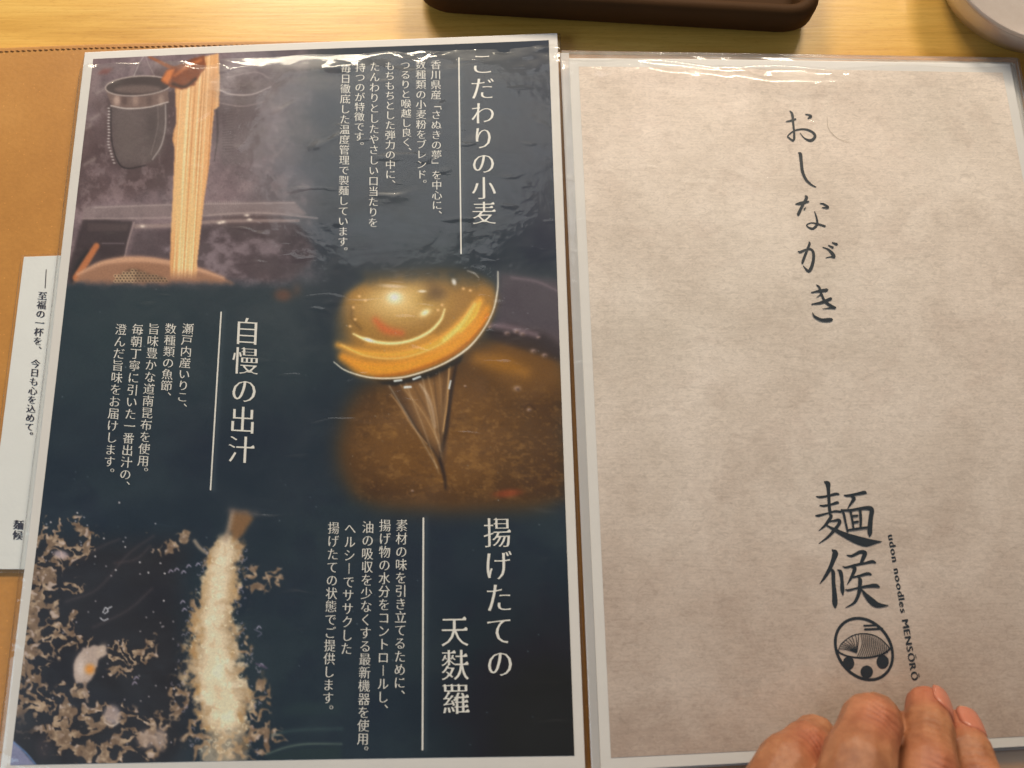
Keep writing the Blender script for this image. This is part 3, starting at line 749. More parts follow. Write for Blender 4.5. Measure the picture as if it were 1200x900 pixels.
    base2 = k._samp(g2, np.clip((X + wx * .6 + 30) / 5.6, 0, 258), np.clip((Y + wy * .6 - 500) / 5.6, 0, 258))
    ridge = 1 - np.abs(base - 0.5) * 2.6; ridge = ridge * 0.7 + base2 * 0.45
    dens = np.zeros(X.shape)
    def D(x, y, rx, ry, a=1.0, rot=0.0):
        c, q = math.cos(rot), math.sin(rot); u = ((X - x) * c + (Y - y) * q) / rx; v = (-(X - x) * q + (Y - y) * c) / ry
        np.maximum(dens, a * np.exp(-(u * u + v * v) ** 1.6), out=dens)
    for a in ((55, 640, 34, 32), (70, 620, 40, 18, 0.8), (45, 690, 26, 50), (92, 645, 14, 26, 0.85, 0.8), (98, 628, 24, 8, 0.7), (85, 690, 20, 12, 0.9, -0.3), (35, 760, 24, 60), (66, 745, 26, 26), (38, 830, 24, 36, 0.95),
              (95, 748, 20, 14, 0.8), (150, 765, 34, 16, 0.95), (176, 762, 12, 22, 0.8, 0.5), (140, 785, 20, 10, 0.85, 0.3), (85, 830, 26, 32), (75, 860, 30, 26), (125, 845, 40, 22), (118, 880, 40, 18), (180, 862, 24, 30, 0.95), (140, 870, 20, 20), (86, 718, 6, 16, 0.9, 0.5),
              (300, 680, 16, 18, 0.8), (318, 678, 16, 16, 0.75), (200, 640, 22, 10, 0.85, -0.4), (214, 630, 10, 12, 0.85), (178, 622, 8, 5, 0.8), (285, 760, 10, 30, 0.7), (232, 730, 12, 40, 0.7), (212, 820, 22, 24, 0.9), (300, 822, 20, 26, 0.9),
              (245, 865, 30, 36, 0.9), (300, 868, 34, 26, 0.85), (270, 880, 50, 16, 0.8)): D(*a)
    mk = sm(ridge + dens * 0.50 - 0.98, 0.0, 0.12) * sm(dens, 0.12, 0.4)
    tone = k.noise(7, 7, 3, 0.6, 40)
    k.put(ALL, k.blur(mk, 2.0) * 0.35, (70, 56, 52))
    k.put(ALL, mk * 0.9, (126, 103, 84)); k.put(ALL, mk * sm(tone, 0.45, 0.75) * 0.8, (168, 145, 124)); k.put(ALL, mk * sm(1 - tone, 0.55, 0.8) * 0.5, (96, 74, 60))
    k.put(ALL, mk * sm(base2, 0.72, 0.95) * 0.6, (190, 172, 166))
    # curled prawn with its orange spot
    P([(90, 800), (87, 785), (90, 770), (98, 760), (112, 756), (124, 756), (126, 766), (116, 772), (112, 785), (108, 796), (100, 800)], (168, 148, 138), 1.0, 0.95, wob=2)
    k.blob(95, 782, 6, 12, (196, 180, 174), 0.7); k.blob(120, 762, 5, 8, (176, 156, 142), 0.8, 1.3, 0.4); k.blob(106, 784, 6, 6, (196, 128, 56), 0.9, 1.4)
    k.line([(100, 800, 4), (101, 812, 2.5), (103, 822, 3)], (134, 114, 102), 0.8, 0.8)
    k.blob(132, 838, 10, 12, (166, 150, 148), 0.85, 2.2); k.blob(131, 836, 7, 8, (138, 120, 116), 0.6, 2); k.line([(123, 846, 1), (132, 850.5, 1.6), (141, 845, 1)], (198, 182, 172), 0.8, 0.5)
    k.blob(172, 866, 11, 11, (150, 130, 120), 0.8, 2); k.blob(188, 866, 8, 13, (158, 138, 128), 0.8, 2); k.blob(72, 650, 9, 5, (176, 156, 158), 0.8, 2, 0.2)
    # the prawn itself
    cen = np.array([(277, 604, 9), (268, 622, 10), (263, 645, 19), (259, 670, 21), (254, 700, 23), (250, 735, 27), (251, 765, 33), (256, 800, 38), (262, 830, 36), (262, 860, 27), (264, 885, 30)], float)
    cx = np.interp(Y, cen[:, 1], cen[:, 0]); cw = np.interp(Y, cen[:, 1], cen[:, 2])
    fr = (k.noise(12, 12, 4, 0.65, 51) - 0.5) * 1.5; fr2 = k.noise(4, 4, 3, 0.6, 52) - 0.5
    dd = np.abs(X - cx) / cw + fr * 0.70 + fr2 * 0.16
    body_m = (1 - sm(dd, 0.74, 1.10)) * sm(Y, 622, 636) * (1 - 0.55 * sm(Y + (n12 - .5) * 40, 842, 868)); halo = (1 - sm(dd, 1.0, 1.55)) * sm(Y, 625, 640)
    k.put(ALL, halo * sm(ridge, 0.72, 0.95) * 0.8, (126, 102, 78)); k.put(ALL, body_m * 0.97, (160, 136, 110))
    core = (1 - sm(np.abs(X - cx + 1) / cw + fr * 0.4, 0.2, 0.85)) * body_m
    k.put(ALL, core * 0.9, (206, 188, 164)); k.put(ALL, body_m * sm(k.noise(13, 13, 3, 0.5, 60), 0.48, 0.72) * 0.5, (222, 208, 188))
    k.put(ALL, body_m * sm(k.noise(14, 18, 4, 0.6, 61), 0.52, 0.75) * (1 - core) * 0.7, (158, 118, 72))
    k.put(ALL, body_m * sm(ridge, 0.80, 1.0) * (1 - core * 0.6) * 0.6, (150, 118, 86))
    k.put(ALL, body_m * np.exp(-((Y - 690) / 40) ** 2) * sm(np.abs(X - cx) / cw, 0.2, 0.8) * 0.3, (184, 146, 100))
    P([(271, 598), (290, 598), (296, 608), (284, 626), (276, 634), (268, 620)], (128, 92, 60), 2, 0.9, wob=2); k.line([(272, 600, 5), (268, 618, 5), (264, 632, 7)], (152, 130, 112), 0.8, 2)
    k.line([(270, 598, 6), (285, 600, 5), (300, 602, 4)], (92, 82, 80), 0.7, 3); k.line([(228, 634, 4), (234, 642, 4), (242, 648, 4)], (158, 138, 120), 0.8, 1)
    k.a[k.win(180, 600, 345, 898)] = np.stack([k.blur(k.a[k.win(180, 600, 345, 898)][..., q], 0.55) for q in range(3)], -1)
    rr = np.random.RandomState(70)
    for i in range(150):                                     # bubbles and glints
        yy = rr.uniform(640, 885); cxx = np.interp(yy, cen[:, 1], cen[:, 0]); cww = np.interp(yy, cen[:, 1], cen[:, 2])
        side = rr.rand()
        xx = cxx + rr.uniform(-1, 1) * cww if side < 0.5 else cxx + (1 if rr.rand() < 0.5 else -1) * cww * rr.uniform(1.0, 1.45)
        r0 = rr.uniform(0.9, 2.4); c = (240, 226, 200) if side < 0.5 else (170, 156, 168)
        a0 = rr.uniform(0, 6.28); k.line([(xx + r0 * math.cos(a0 + t), yy + r0 * math.sin(a0 + t), 0.8) for t in (0, 0.9, 1.8, 2.7)], c, 0.6, 0.5)
    for i in range(70):
        xx, yy = rr.uniform(25, 210), rr.uniform(605, 885); k.blob(xx, yy, 0.9, 0.9, (196, 184, 188), 0.7)
    for (x, y) in ((91, 601), (140, 589), (60, 612), (147, 641), (136, 668), (164, 659), (174, 671), (112, 652), (122, 631), (188, 660), (193, 672), (192, 704)):
        k.blob(x, y, 1.6, 1.6, (30, 28, 32), 0.8); k.blob(x, y, 1.0, 1.0, (214, 206, 208), 0.95)
    for p in ([(121, 718), (124, 712), (127, 716), (123, 719)], [(127, 713), (131, 711)], [(118, 724), (122, 727), (127, 725)]): k.line([(x, y, 1.1) for x, y in p], (206, 204, 210), 0.9, 0.4)
    for (x, y) in ((200, 670), (207, 668), (215, 671), (221, 664), (232, 662), (216, 715), (214, 706), (303, 736), (306, 780), (160, 795), (158, 801)):
        k.line([(x - 2.5, y + 1, 1), (x, y - 2, 1.3), (x + 2.5, y, 1)], (178, 164, 184), 0.8, 0.5)
    k.line([(298, 738, 1), (306, 742, 1), (302, 746, 1)], (120, 112, 132), 0.7, 0.5); k.line([(300, 778, 2), (308, 781, 3), (312, 783, 2)], (92, 80, 100), 0.8, 0.8)
    # vessel rims at the lower right of the fry photo
    k.line([(318, 862, 2), (345, 856, 2.5), (400, 854, 2)], (58, 74, 76), 0.8, 2); k.line([(312, 884, 1.5), (335, 876, 2), (360, 872, 2), (400, 872, 1.5)], (104, 116, 104), 0.7, 1.0)
    P([(312, 886), (340, 878), (400, 874), (400, 896), (312, 896)], (40, 54, 56), 2, 0.7); P([(330, 830), (350, 822), (400, 824), (400, 838), (335, 838)], (44, 58, 62), 3, 0.6)
    k.blob(28, 855, 16, 20, (44, 40, 44), 0.8, 1.5); k.blob(52, 876, 10, 14, (66, 58, 62), 0.6, 1.5)
    P([(6, 866), (18, 868), (46, 900), (6, 902)], (122, 122, 148), 0.8, 0.95); k.line([(17, 869, 1.5), (32, 882, 2), (46, 899, 1.5)], (92, 116, 158), 0.9, 0.5)
    # white specks of the print
    for i in range(90):
        k.blob(rr.uniform(20, 660), rr.uniform(330, 880), 0.6, 0.6, (150, 152, 156), rr.uniform(0.2, 0.8))
    # soft grey shade beside the three white rules
    for (x0, y0, x1, y1) in ((540, 70, 543, 297), (262.5, 366, 249.5, 574), (499, 607, 498, 878)):
        k.line([(x0, y0, 3), (x1, y1, 3)], (72, 80, 86), 0.55, 2.4)
    return k

def ink_to_albedo(k, px, py):
    u = (px - k.x0) * k.sc; v = (py - k.y0) * k.sc
    iu = np.clip(u.astype(int), 0, k.w - 2); iv = np.clip(v.astype(int), 0, k.h - 2); fu = np.clip(u - iu, 0, 1)[..., None]; fv = np.clip(v - iv, 0, 1)[..., None]
    a = k.a
    c = (a[iv, iu] * (1 - fu) + a[iv, iu + 1] * fu) * (1 - fv) + (a[iv + 1, iu] * (1 - fu) + a[iv + 1, iu + 1] * fu) * fv
    mu = c.mean(-1, keepdims=True); mu2 = mu + 14 * np.sin((np.clip(mu, 0, 255) / 255 - 0.40) * 3.0) * np.clip(mu / 100, 0, 1) - 5 * np.clip(1 - mu / 90, 0, 1)
    c = mu2 + (c - mu) * 1.10 * np.clip(mu2 / (mu + 1e-3), 0.6, 1.15)
    return srgb(np.clip(c, 2, 250))

# ------------------------------------------------------------------ left page
left = empty('laminated_page', 'left laminated menu page, dark print with noodle, ladle and tempura photos', 'menu page')
sheet('white_sheet', L_PAPER, on_left, 0.0, M_PAPER, left)
ink = paint_print()
def printed():
    Hq = quadframe(L_PRINT); nx, ny = 600, 850
    s, t = np.meshgrid(np.linspace(0, 1, nx), np.linspace(0, 1, ny)); px, py = happly(Hq, s, t)
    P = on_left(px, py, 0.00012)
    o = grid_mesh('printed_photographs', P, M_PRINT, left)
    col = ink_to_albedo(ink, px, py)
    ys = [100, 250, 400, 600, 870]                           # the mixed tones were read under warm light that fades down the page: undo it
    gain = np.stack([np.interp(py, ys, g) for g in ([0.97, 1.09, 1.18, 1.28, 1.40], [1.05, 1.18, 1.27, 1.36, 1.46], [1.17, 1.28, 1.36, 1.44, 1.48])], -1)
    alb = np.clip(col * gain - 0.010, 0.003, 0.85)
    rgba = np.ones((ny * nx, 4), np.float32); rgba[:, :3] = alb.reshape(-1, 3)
    at = o.data.color_attributes.new('ink', 'FLOAT_COLOR', 'POINT'); at.data.foreach_set('color', rgba.reshape(-1))
printed()
# rules
def rule(pts, wd):
    strokes('rule_line', [[(x, y, wd) for x, y in pts]], 0, 0, 1, M_WHITEINK, left, on_left, 0.00022, 4)
rule([(537.8, 68), (539, 180), (540.3, 297)], 1.6); rule([(259.6, 366), (253, 470), (246.6, 574)], 1.7); rule([(496, 607), (495.6, 740), (495.2, 878.5)], 2.0)
TH = [('こだわりの小麦', 565, 60, 567.5, 264, 29.5), ('自慢の出汁', 290.5, 371, 281.8, 544, 32.5), ('揚げたての', 582.5, 605, 586.3, 796, 33.5), ('天麩羅', 532.4, 720, 534.5, 838.5, 34)]
for a in TH: text_column('heading_lettering', *a, M_WHITEINK, left, on_left, thin=0.021)
TB = [('香川県産「さぬきの夢」を中心に、', 510.7, 70.5, 512.3, 258, 12.6), ('数種類の小麦粉をブレンド。', 493, 70.5, 494.3, 222, 12.6), ('つるりと喉越し良く、', 475, 71.5, 477, 184, 12.4), ('もちもちとした弾力の中に、', 457, 72.5, 457.8, 222, 12.6),
      ('たんわりとしたやさしい口当たりを', 439.6, 73, 437.2, 267, 12.4), ('持つのが特徴です。', 422.8, 74.5, 420.7, 178, 12.4), ('毎日徹底した温度管理で製麺しています。', 405.8, 75.5, 401.5, 301, 12.6),
      ('瀬戸内産いりこ、', 221.3, 379, 212.4, 485, 14), ('数種類の魚節、', 201.2, 379, 194, 472, 14), ('旨味豊かな道南昆布を使用。', 181.6, 379, 166.5, 561, 14), ('毎朝丁寧に引いた一番出汁の、', 162.6, 379.5, 145.6, 577, 14), ('澄んだ旨味をお届けします。', 143.2, 379.5, 127, 562, 14),
      ('素材の味を引き立てるために、', 470.6, 608, 468, 823, 14.2), ('揚げ物の水分をコントロールし、', 451, 608, 448.3, 840, 14.2), ('油の吸収を少なくする最新機器を使用。', 431.2, 610, 424.8, 889, 14.4), ('ヘルシーでササクした', 410.4, 611.5, 405.6, 768, 14), ('揚げたての状態でご提供します。', 390.8, 611, 383.6, 841, 14)]
for a in TB: text_column('body_lettering', *a, M_WHITEINK, left, on_left)
film('plastic_film', HL, ZL, zfilm_left, M_FILM, left)

# ------------------------------------------------------------------ the white card that peeps out on the left
card = empty('white_card', 'narrow white card with black vertical writing, peeping out left of the dark page', 'card')
def on_card(px, py, dz=0.0):
    P = W(px, py, 0.0042); P[..., 2] += dz; return P
sheet('paper_sheet', [(28, 301), (230, 294), (215, 668), (-18, 667)], on_card, 0, M_CARD, card, (12, 16), 0.0004)
sheet('clear_sleeve', [(25.5, 299), (232, 291), (216, 672), (-22, 671)], on_card, 0.0003, M_EDGE if False else M_FILM_R, card, (12, 16), 0.0006)
strokes('dash_line', [[(54.3, 316, 0.9), (53, 337.5, 0.9)]], 0, 0, 1, M_CARDINK, card, on_card, 0.00012, 2)
text_column('body_lettering', '至福の一杯を、 今日も心を込めて。', 50.4, 341.5, 33, 516, 11.2, M_CARDINK, card, on_card, 0.00012, bold=0.028)
text_column('body_lettering', '麺候', 22.3, 609, 20.6, 633, 12.5, M_CARDINK, card, on_card, 0.00012, bold=0.03)

# ------------------------------------------------------------------ right page
for i, (dx, dy, z) in enumerate(((5.5, -1.0, 0.0036), (3.0, -2.2, 0.0048))):
    u = empty('menu_page', ('lowest' if i == 0 else 'middle') + ' of the clear sleeved pages stacked under the parchment page, only its rim showing', 'menu page')
    def on_u(px, py, dz=0.0, z=z):
        P = W(px, py, z); P[..., 2] += dz; return P
    sheet('white_sheet', [(R_PAPER[0][0] + dx * .4 + 2, R_PAPER[0][1] + dy + 2), (R_PAPER[1][0] + dx, R_PAPER[1][1] + dy + 1), (R_PAPER[2][0] + dx, R_PAPER[2][1] + 2), (R_PAPER[3][0] + dx * .4, R_PAPER[3][1] + 2)], on_u, 0, M_PAPER, u, (12, 16), 0.0004)
    sheet('clear_sleeve', [(R_FILM[0][0] + dx * .4, R_FILM[0][1] + dy), (R_FILM[1][0] + dx, R_FILM[1][1] + dy), (R_FILM[2][0] + dx, R_FILM[2][1] + 3), (R_FILM[3][0] + dx * .4, R_FILM[3][1] + 3)], on_u, 0.0004, M_EDGE, u, (12, 16), 0.0008)
right = empty('laminated_page', 'right plastic sleeved menu page, parchment print with brush writing and a bowl logo', 'menu page')
sheet('white_sheet', R_PAPER, on_right, 0.0, M_PAPER, right)
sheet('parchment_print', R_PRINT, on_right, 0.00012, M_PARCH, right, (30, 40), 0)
sheet('sleeve_margin', [(656.5, 63), (666.5, 63), (704, 911), (693.5, 911)], on_right, 0.0002, M_MARGIN, right, (4, 60), 0.0005)
# brush writing
S1 = [[(65, 155, 6), (100, 148, 14), (138, 135, 12)], [(95, 75, 8), (112, 100, 17), (118, 160, 15), (125, 230, 14), (126, 280, 16), (118, 300, 10)],
      [(118, 300, 12), (90, 280, 11), (78, 262, 8), (130, 222, 10), (200, 211, 12), (260, 230, 15), (283, 265, 19), (252, 296, 18), (205, 280, 9), (170, 240, 4)], [(210, 98, 6), (235, 103, 11), (252, 116, 18), (228, 130, 6)],
      [(157, 390, 8), (172, 400, 22), (178, 450, 21), (188, 530, 20), (215, 590, 17), (250, 625, 13), (292, 647, 4)],
      [(135, 775, 6), (180, 768, 22), (235, 755, 10)], [(208, 712, 8), (218, 728, 20), (190, 780, 18), (157, 848, 20), (152, 856, 8)], [(320, 768, 6), (350, 775, 11), (380, 800, 16), (335, 800, 5)], [(212, 800, 4), (200, 815, 12)]]
strokes('brush_lettering', S1, 910, 120, 6.43, M_DARKINK, right, on_right)
strokes('brush_lettering', [[(166, 432, 3), (173, 455, 6), (175, 478, 8), (160, 494, 8), (142, 488, 5), (138, 480, 4), (155, 473, 4), (180, 478, 6), (204, 485, 7)]], 900, 110, 3.105, M_DARKINK, right, on_right)
S2 = [[(105, 192, 6), (125, 198, 20), (170, 180, 17), (215, 174, 18), (240, 205, 22), (240, 270, 24), (222, 335, 27), (195, 365, 24), (150, 318, 5)], [(203, 108, 10), (205, 130, 20), (182, 190, 20), (152, 268, 22), (142, 298, 16)],
      [(322, 155, 6), (370, 175, 15), (408, 212, 26), (424, 240, 26)], [(424, 242, 20), (390, 240, 10), (350, 248, 5)], [(372, 138, 8), (412, 158, 18)], [(405, 115, 8), (446, 130, 22)],
      [(222, 553, 8), (290, 540, 20), (360, 530, 26)], [(225, 655, 8), (310, 640, 22), (395, 605, 24)], [(265, 485, 5), (290, 505, 17), (308, 560, 18), (342, 630, 20), (395, 668, 22), (435, 686, 16)], [(430, 688, 14), (380, 688, 10), (320, 695, 4)], [(268, 594, 4), (305, 570, 11)],
      [(232, 730, 6), (250, 762, 17), (310, 792, 24), (370, 792, 30), (402, 790, 24)]]
strokes('brush_lettering', S2, 920, 270, 7.5, M_DARKINK, right, on_right)
S3 = [[(160, 98, 24), (195, 120, 52), (202, 180, 38), (208, 270, 34), (212, 360, 32), (220, 450, 34)], [(60, 270, 10), (110, 275, 26), (200, 262, 22), (280, 240, 30), (325, 242, 22)], [(100, 372, 10), (150, 378, 24), (240, 360, 24), (300, 342, 32), (322, 345, 20)],
      [(50, 492, 10), (90, 492, 26), (190, 465, 18), (280, 442, 24), (350, 448, 24)], [(215, 475, 20), (235, 500, 34), (200, 560, 34), (150, 620, 24), (90, 668, 6)], [(215, 562, 10), (270, 552, 22), (318, 545, 34), (335, 572, 36), (290, 640, 34), (200, 740, 26), (90, 820, 6)],
      [(185, 608, 14), (280, 660, 36), (400, 720, 55), (520, 770, 80), (640, 805, 88), (720, 803, 56), (830, 797, 6)], [(385, 252, 10), (430, 258, 26), (530, 240, 28), (620, 222, 36), (648, 230, 18)], [(470, 268, 16), (503, 292, 38), (470, 345, 26), (428, 410, 8)],
      [(352, 420, 14), (378, 460, 26), (402, 560, 24), (428, 680, 20)], [(355, 425, 14), (450, 430, 26), (560, 412, 28), (670, 402, 42), (712, 428, 48), (700, 520, 46), (690, 640, 50), (690, 700, 46), (688, 738, 12)],
      [(460, 440, 24), (480, 530, 24), (498, 650, 22)], [(575, 425, 30), (582, 540, 28), (580, 640, 24)], [(490, 497, 24), (545, 492, 22)], [(490, 572, 24), (550, 562, 24)], [(430, 662, 20), (540, 645, 24), (690, 625, 20)]]
strokes('brush_lettering', S3, 950, 555, 10, M_DARKINK, right, on_right)
S4 = [[(265, 98, 16), (300, 140, 66), (275, 230, 50), (230, 340, 44), (170, 440, 34), (110, 520, 6)], [(250, 330, 14), (275, 380, 42), (280, 500, 42), (292, 640, 52), (298, 760, 58), (302, 822, 14)], [(332, 345, 12), (368, 378, 44), (385, 480, 36), (390, 590, 46), (398, 660, 16)],
      [(445, 165, 10), (500, 175, 28), (560, 150, 34), (615, 125, 40), (670, 140, 50), (650, 200, 44), (622, 265, 32)], [(395, 303, 10), (440, 315, 24), (560, 285, 28), (680, 262, 28), (760, 245, 36), (805, 258, 20)], [(500, 305, 16), (543, 330, 42), (520, 400, 36), (490, 460, 28), (448, 530, 6)],
      [(520, 440, 18), (620, 415, 28), (700, 394, 34), (748, 404, 22)], [(592, 440, 20), (610, 475, 44), (605, 560, 40), (590, 650, 40), (540, 750, 30), (430, 815, 6)], [(425, 590, 10), (470, 598, 24), (560, 575, 22), (700, 550, 32), (800, 542, 44), (850, 560, 20)],
      [(615, 575, 10), (690, 670, 50), (760, 740, 72), (820, 780, 62), (900, 790, 32), (965, 787, 6)]]
strokes('brush_lettering', S4, 950, 635, 10.59, M_DARKINK, right, on_right)
# logo: a bowl of noodles in a ring, three dots beneath
def logo():
    E = []
    el = [(426 + 302 * math.cos(a) - 34 * math.sin(a), 454 - 322 * math.sin(a) + 34 * math.cos(a), 31) for a in np.linspace(0, 2 * math.pi, 49)]
    E.append(el)
    E.append([(425, 209, 20), (565, 204, 20)]); E.append([(434, 248, 24), (622, 240, 24)])
    E.append([(140, 466, 18), (180, 500, 18), (260, 530, 18), (360, 545, 18), (460, 545, 18), (560, 528, 18), (640, 500, 18), (712, 446, 18)])
    out = [(155, 465), (178, 410), (240, 350), (330, 302), (430, 290), (520, 305), (600, 345), (660, 400), (700, 450)]
    E.append([(x, y, 9) for x, y in out])
    o = np.array(out, float)
    def top(x): return float(np.interp(x, o[:, 0], o[:, 1]))
    for x in (162, 172, 186, 205, 230, 262, 296, 332, 366): E.append([(x, top(x), 7), (x * .55 + 345 * .45 + (8 if x > 300 else 0), (top(x) * .62 + 490 * .38) - 4, 8), (340 + x * 0.02, 492, 10)])
    for i in range(15):
        xt = 392 + 20.5 * i; xb = 352 + 22.5 * i; yb = 545 - max(0, (xb - 460)) ** 2 * 0.00110 - max(0, 420 - xb) * 0.1
        E.append([(xt, top(xt), 7), (xt + 12 - 0.9 * i, top(xt) * .55 + yb * .45, 8), (xb, yb, 8)])
    strokes('bowl_logo', E, 965, 710, 9, M_DARKINK, right, on_right, 0.00025, 4)
    V = []; F = []; n = 0
    for cx, cy, rx, ry in ((262, 605, 62, 72), (455, 696, 67, 68), (624, 590, 66, 74)):
        th = np.linspace(0, 2 * math.pi, 33)[:-1]
        P = on_right((cx + rx * np.cos(th)) / 9 + 965, (cy + ry * np.sin(th)) / 9 + 710, 0.0009 * 0 + 0.00024); V.append(P); F.append(tuple(range(n, n + 32))); n += 32
    mesh_obj('logo_dots', np.vstack(V), F, M_DARKINK, right, False)
logo()
def side_text():
    """romaji running downward, letter by letter"""
    s = 'udon noodles MENSŌRŌ'; x0, y0, x1, y1 = 1043.2, 627, 1071.5, 797
    adv = []
    for c in s:
        if c == ' ': adv.append(0.42)
        else:
            V, _ = glyph(c, False); adv.append((V[:, 0].max() - V[:, 0].min()) + 0.17)
    L = math.hypot(x1 - x0, y1 - y0); em = L / (sum(adv) - 0.17); ux, uy = (x1 - x0) / L, (y1 - y0) / L
    pos = 0; VX = []; F = []; n = 0
    for c, a in zip(s, adv):
        if c != ' ':
            V, f = glyph(c, False); gx = V[:, 0] - V[:, 0].min()
            for k, b in enumerate((-0.035, 0.035)):
                gg = (pos + gx + b) * em; gy = (V[:, 1] - 0.26 + 0.3 * b) * 10.5
                X = x0 + ux * gg + uy * gy; Y = y0 + uy * gg - ux * gy
                VX.append(on_right(X, Y, 0.00022 + 0.00003 * k)); F += [tuple(i + n for i in q) for q in f]; n += len(V)
        pos += a
    mesh_obj('side_lettering', np.vstack(VX), F, M_DARKINK, right, False)
side_text()
bpy.data.objects.remove(_fo)
# a stray hair lying under the plastic
strokes('hair_strand', [[(968, 138, 0.3), (970, 152, 0.35), (980, 163, 0.4), (993, 168, 0.3)]], 0, 0, 1, simple('hair', (0.40, 0.33, 0.25), 0.5), right, on_right, 0.0003, 8)
film('plastic_film', HR, ZR, zfilm_right, M_FILM_R, right)

# ------------------------------------------------------------------ dark tray at the top
def rounded(pts, r, n=6):
    out = []
    P = [np.array(p, float) for p in pts]
    for i in range(len(P)):
        a, b, c = P[i - 1], P[i], P[(i + 1) % len(P)]
        u = (a - b) / np.linalg.norm(a - b); v = (c - b) / np.linalg.norm(c - b)
        p0, p1 = b + u * r, b + v * r
        for k in range(n + 1):
            t = k / n; out.append(tuple((1 - t) ** 2 * p0 + 2 * t * (1 - t) * b + t * t * p1))
    return out
tray = empty('serving_tray', 'dark brown tray with a rounded corner at the top edge, behind the menu', 'tray')
def build_tray():
    m = simple('dark_lacquer', (0.060, 0.026, 0.008), 0.7)
    m.node_tree.nodes['Principled BSDF'].inputs['Specular IOR Level'].default_value = 0.12
    a_, b_ = W(484, -6, 0.014)[:2], W(966, 22, 0.014)[:2]
    c = [tuple(a_), tuple(b_), (b_[0] + 0.006, 0.33), (a_[0] + 0.004, 0.33)]
    V = []; F = []
    prof = [(0.002, 0.003), (0.0, 0.006), (0.0, 0.0115), (0.001, 0.0135), (0.0025, 0.0145), (0.0045, 0.0145), (0.006, 0.013), (0.0075, 0.004)]
    cen = np.mean(np.array(c), axis=0)
    ring = np.array(rounded(c, 0.014, 8)); n = len(ring)
    tang = np.roll(ring, -1, 0) - np.roll(ring, 1, 0); tang /= np.linalg.norm(tang, axis=1)[:, None]; nin = np.stack([-tang[:, 1], tang[:, 0]], 1)
    if np.dot(nin[0], cen - ring[0]) < 0: nin = -nin
    for (i, z) in prof:
        for p, q in zip(ring, nin): V.append((*(p + q * i), z))
    for r in range(len(prof) - 1):
        for k in range(n): F.append((r * n + k, r * n + (k + 1) % n, (r + 1) * n + (k + 1) % n, (r + 1) * n + k))
    o = mesh_obj('tray_rim', V, F, m, tray)
    fl = [(*(p + q * 0.0074), 0.0042) for p, q in zip(ring, nin)]; fu = [(*(p + q * 0.0022), 0.0032) for p, q in zip(ring, nin)]
    mesh_obj('tray_floor', fl + fu, [tuple(range(n)), tuple(range(2 * n - 1, n - 1, -1))], m, tray, False)
    # four small feet
    for (x, y) in ((-0.025, 0.175), (0.100, 0.166), (0.107, 0.315), (-0.02, 0.315)):
        th = np.linspace(0, 2 * math.pi, 17)[:-1]; V = [(x + 0.006 * math.cos(a), y + 0.006 * math.sin(a), z) for z in (0.0, 0.0034) for a in th]
        mesh_obj('foot', V, [(k, (k + 1) % 16, 16 + (k + 1) % 16, 16 + k) for k in range(16)] + [tuple(range(15, -1, -1))], m, tray)
build_tray()

# ------------------------------------------------------------------ frosted dish at the top right corner
def build_dish():
    d = empty('frosted_dish', 'round translucent frosted dish cut off by the upper right corner', 'dish')
    k = NT('frosted_plastic'); k.b.inputs['Roughness'].default_value = 0.38; k.b.inputs['IOR'].default_value = 1.3
    nz = k.noise(k.coord(), 400, 3)
    k.link(k.mix(nz, (0.62, 0.50, 0.42), (0.72, 0.60, 0.52)), k.b.inputs['Base Color']); k.b.inputs['Transmission Weight'].default_value = 0.45
    k.link(k.bump(nz, 0.15, 0.0003), k.b.inputs['Normal'])
    c = W(1224, -50, 0.012)
    prof = [(0.0, 0.0030), (0.022, 0.0030), (0.030, 0.0042), (0.0360, 0.009), (0.0388, 0.0152), (0.0394, 0.0162), (0.0400, 0.0162), (0.0401, 0.0150), (0.0380, 0.0085), (0.034, 0.002), (0.026, 0.0004), (0.0, 0.0004)]
    V = []; F = []; N = 96
    for r, z in prof:
        for q in range(N):
            a = q / N * 2 * math.pi; V.append((c[0] + r * math.cos(a), c[1] + r * math.sin(a), z))
    for i in range(len(prof) - 1):
        for q in range(N): F.append((i * N + q, i * N + (q + 1) % N, (i + 1) * N + (q + 1) % N, (i + 1) * N + q))
    mesh_obj('bowl', V, F, k.m, d)
build_dish()

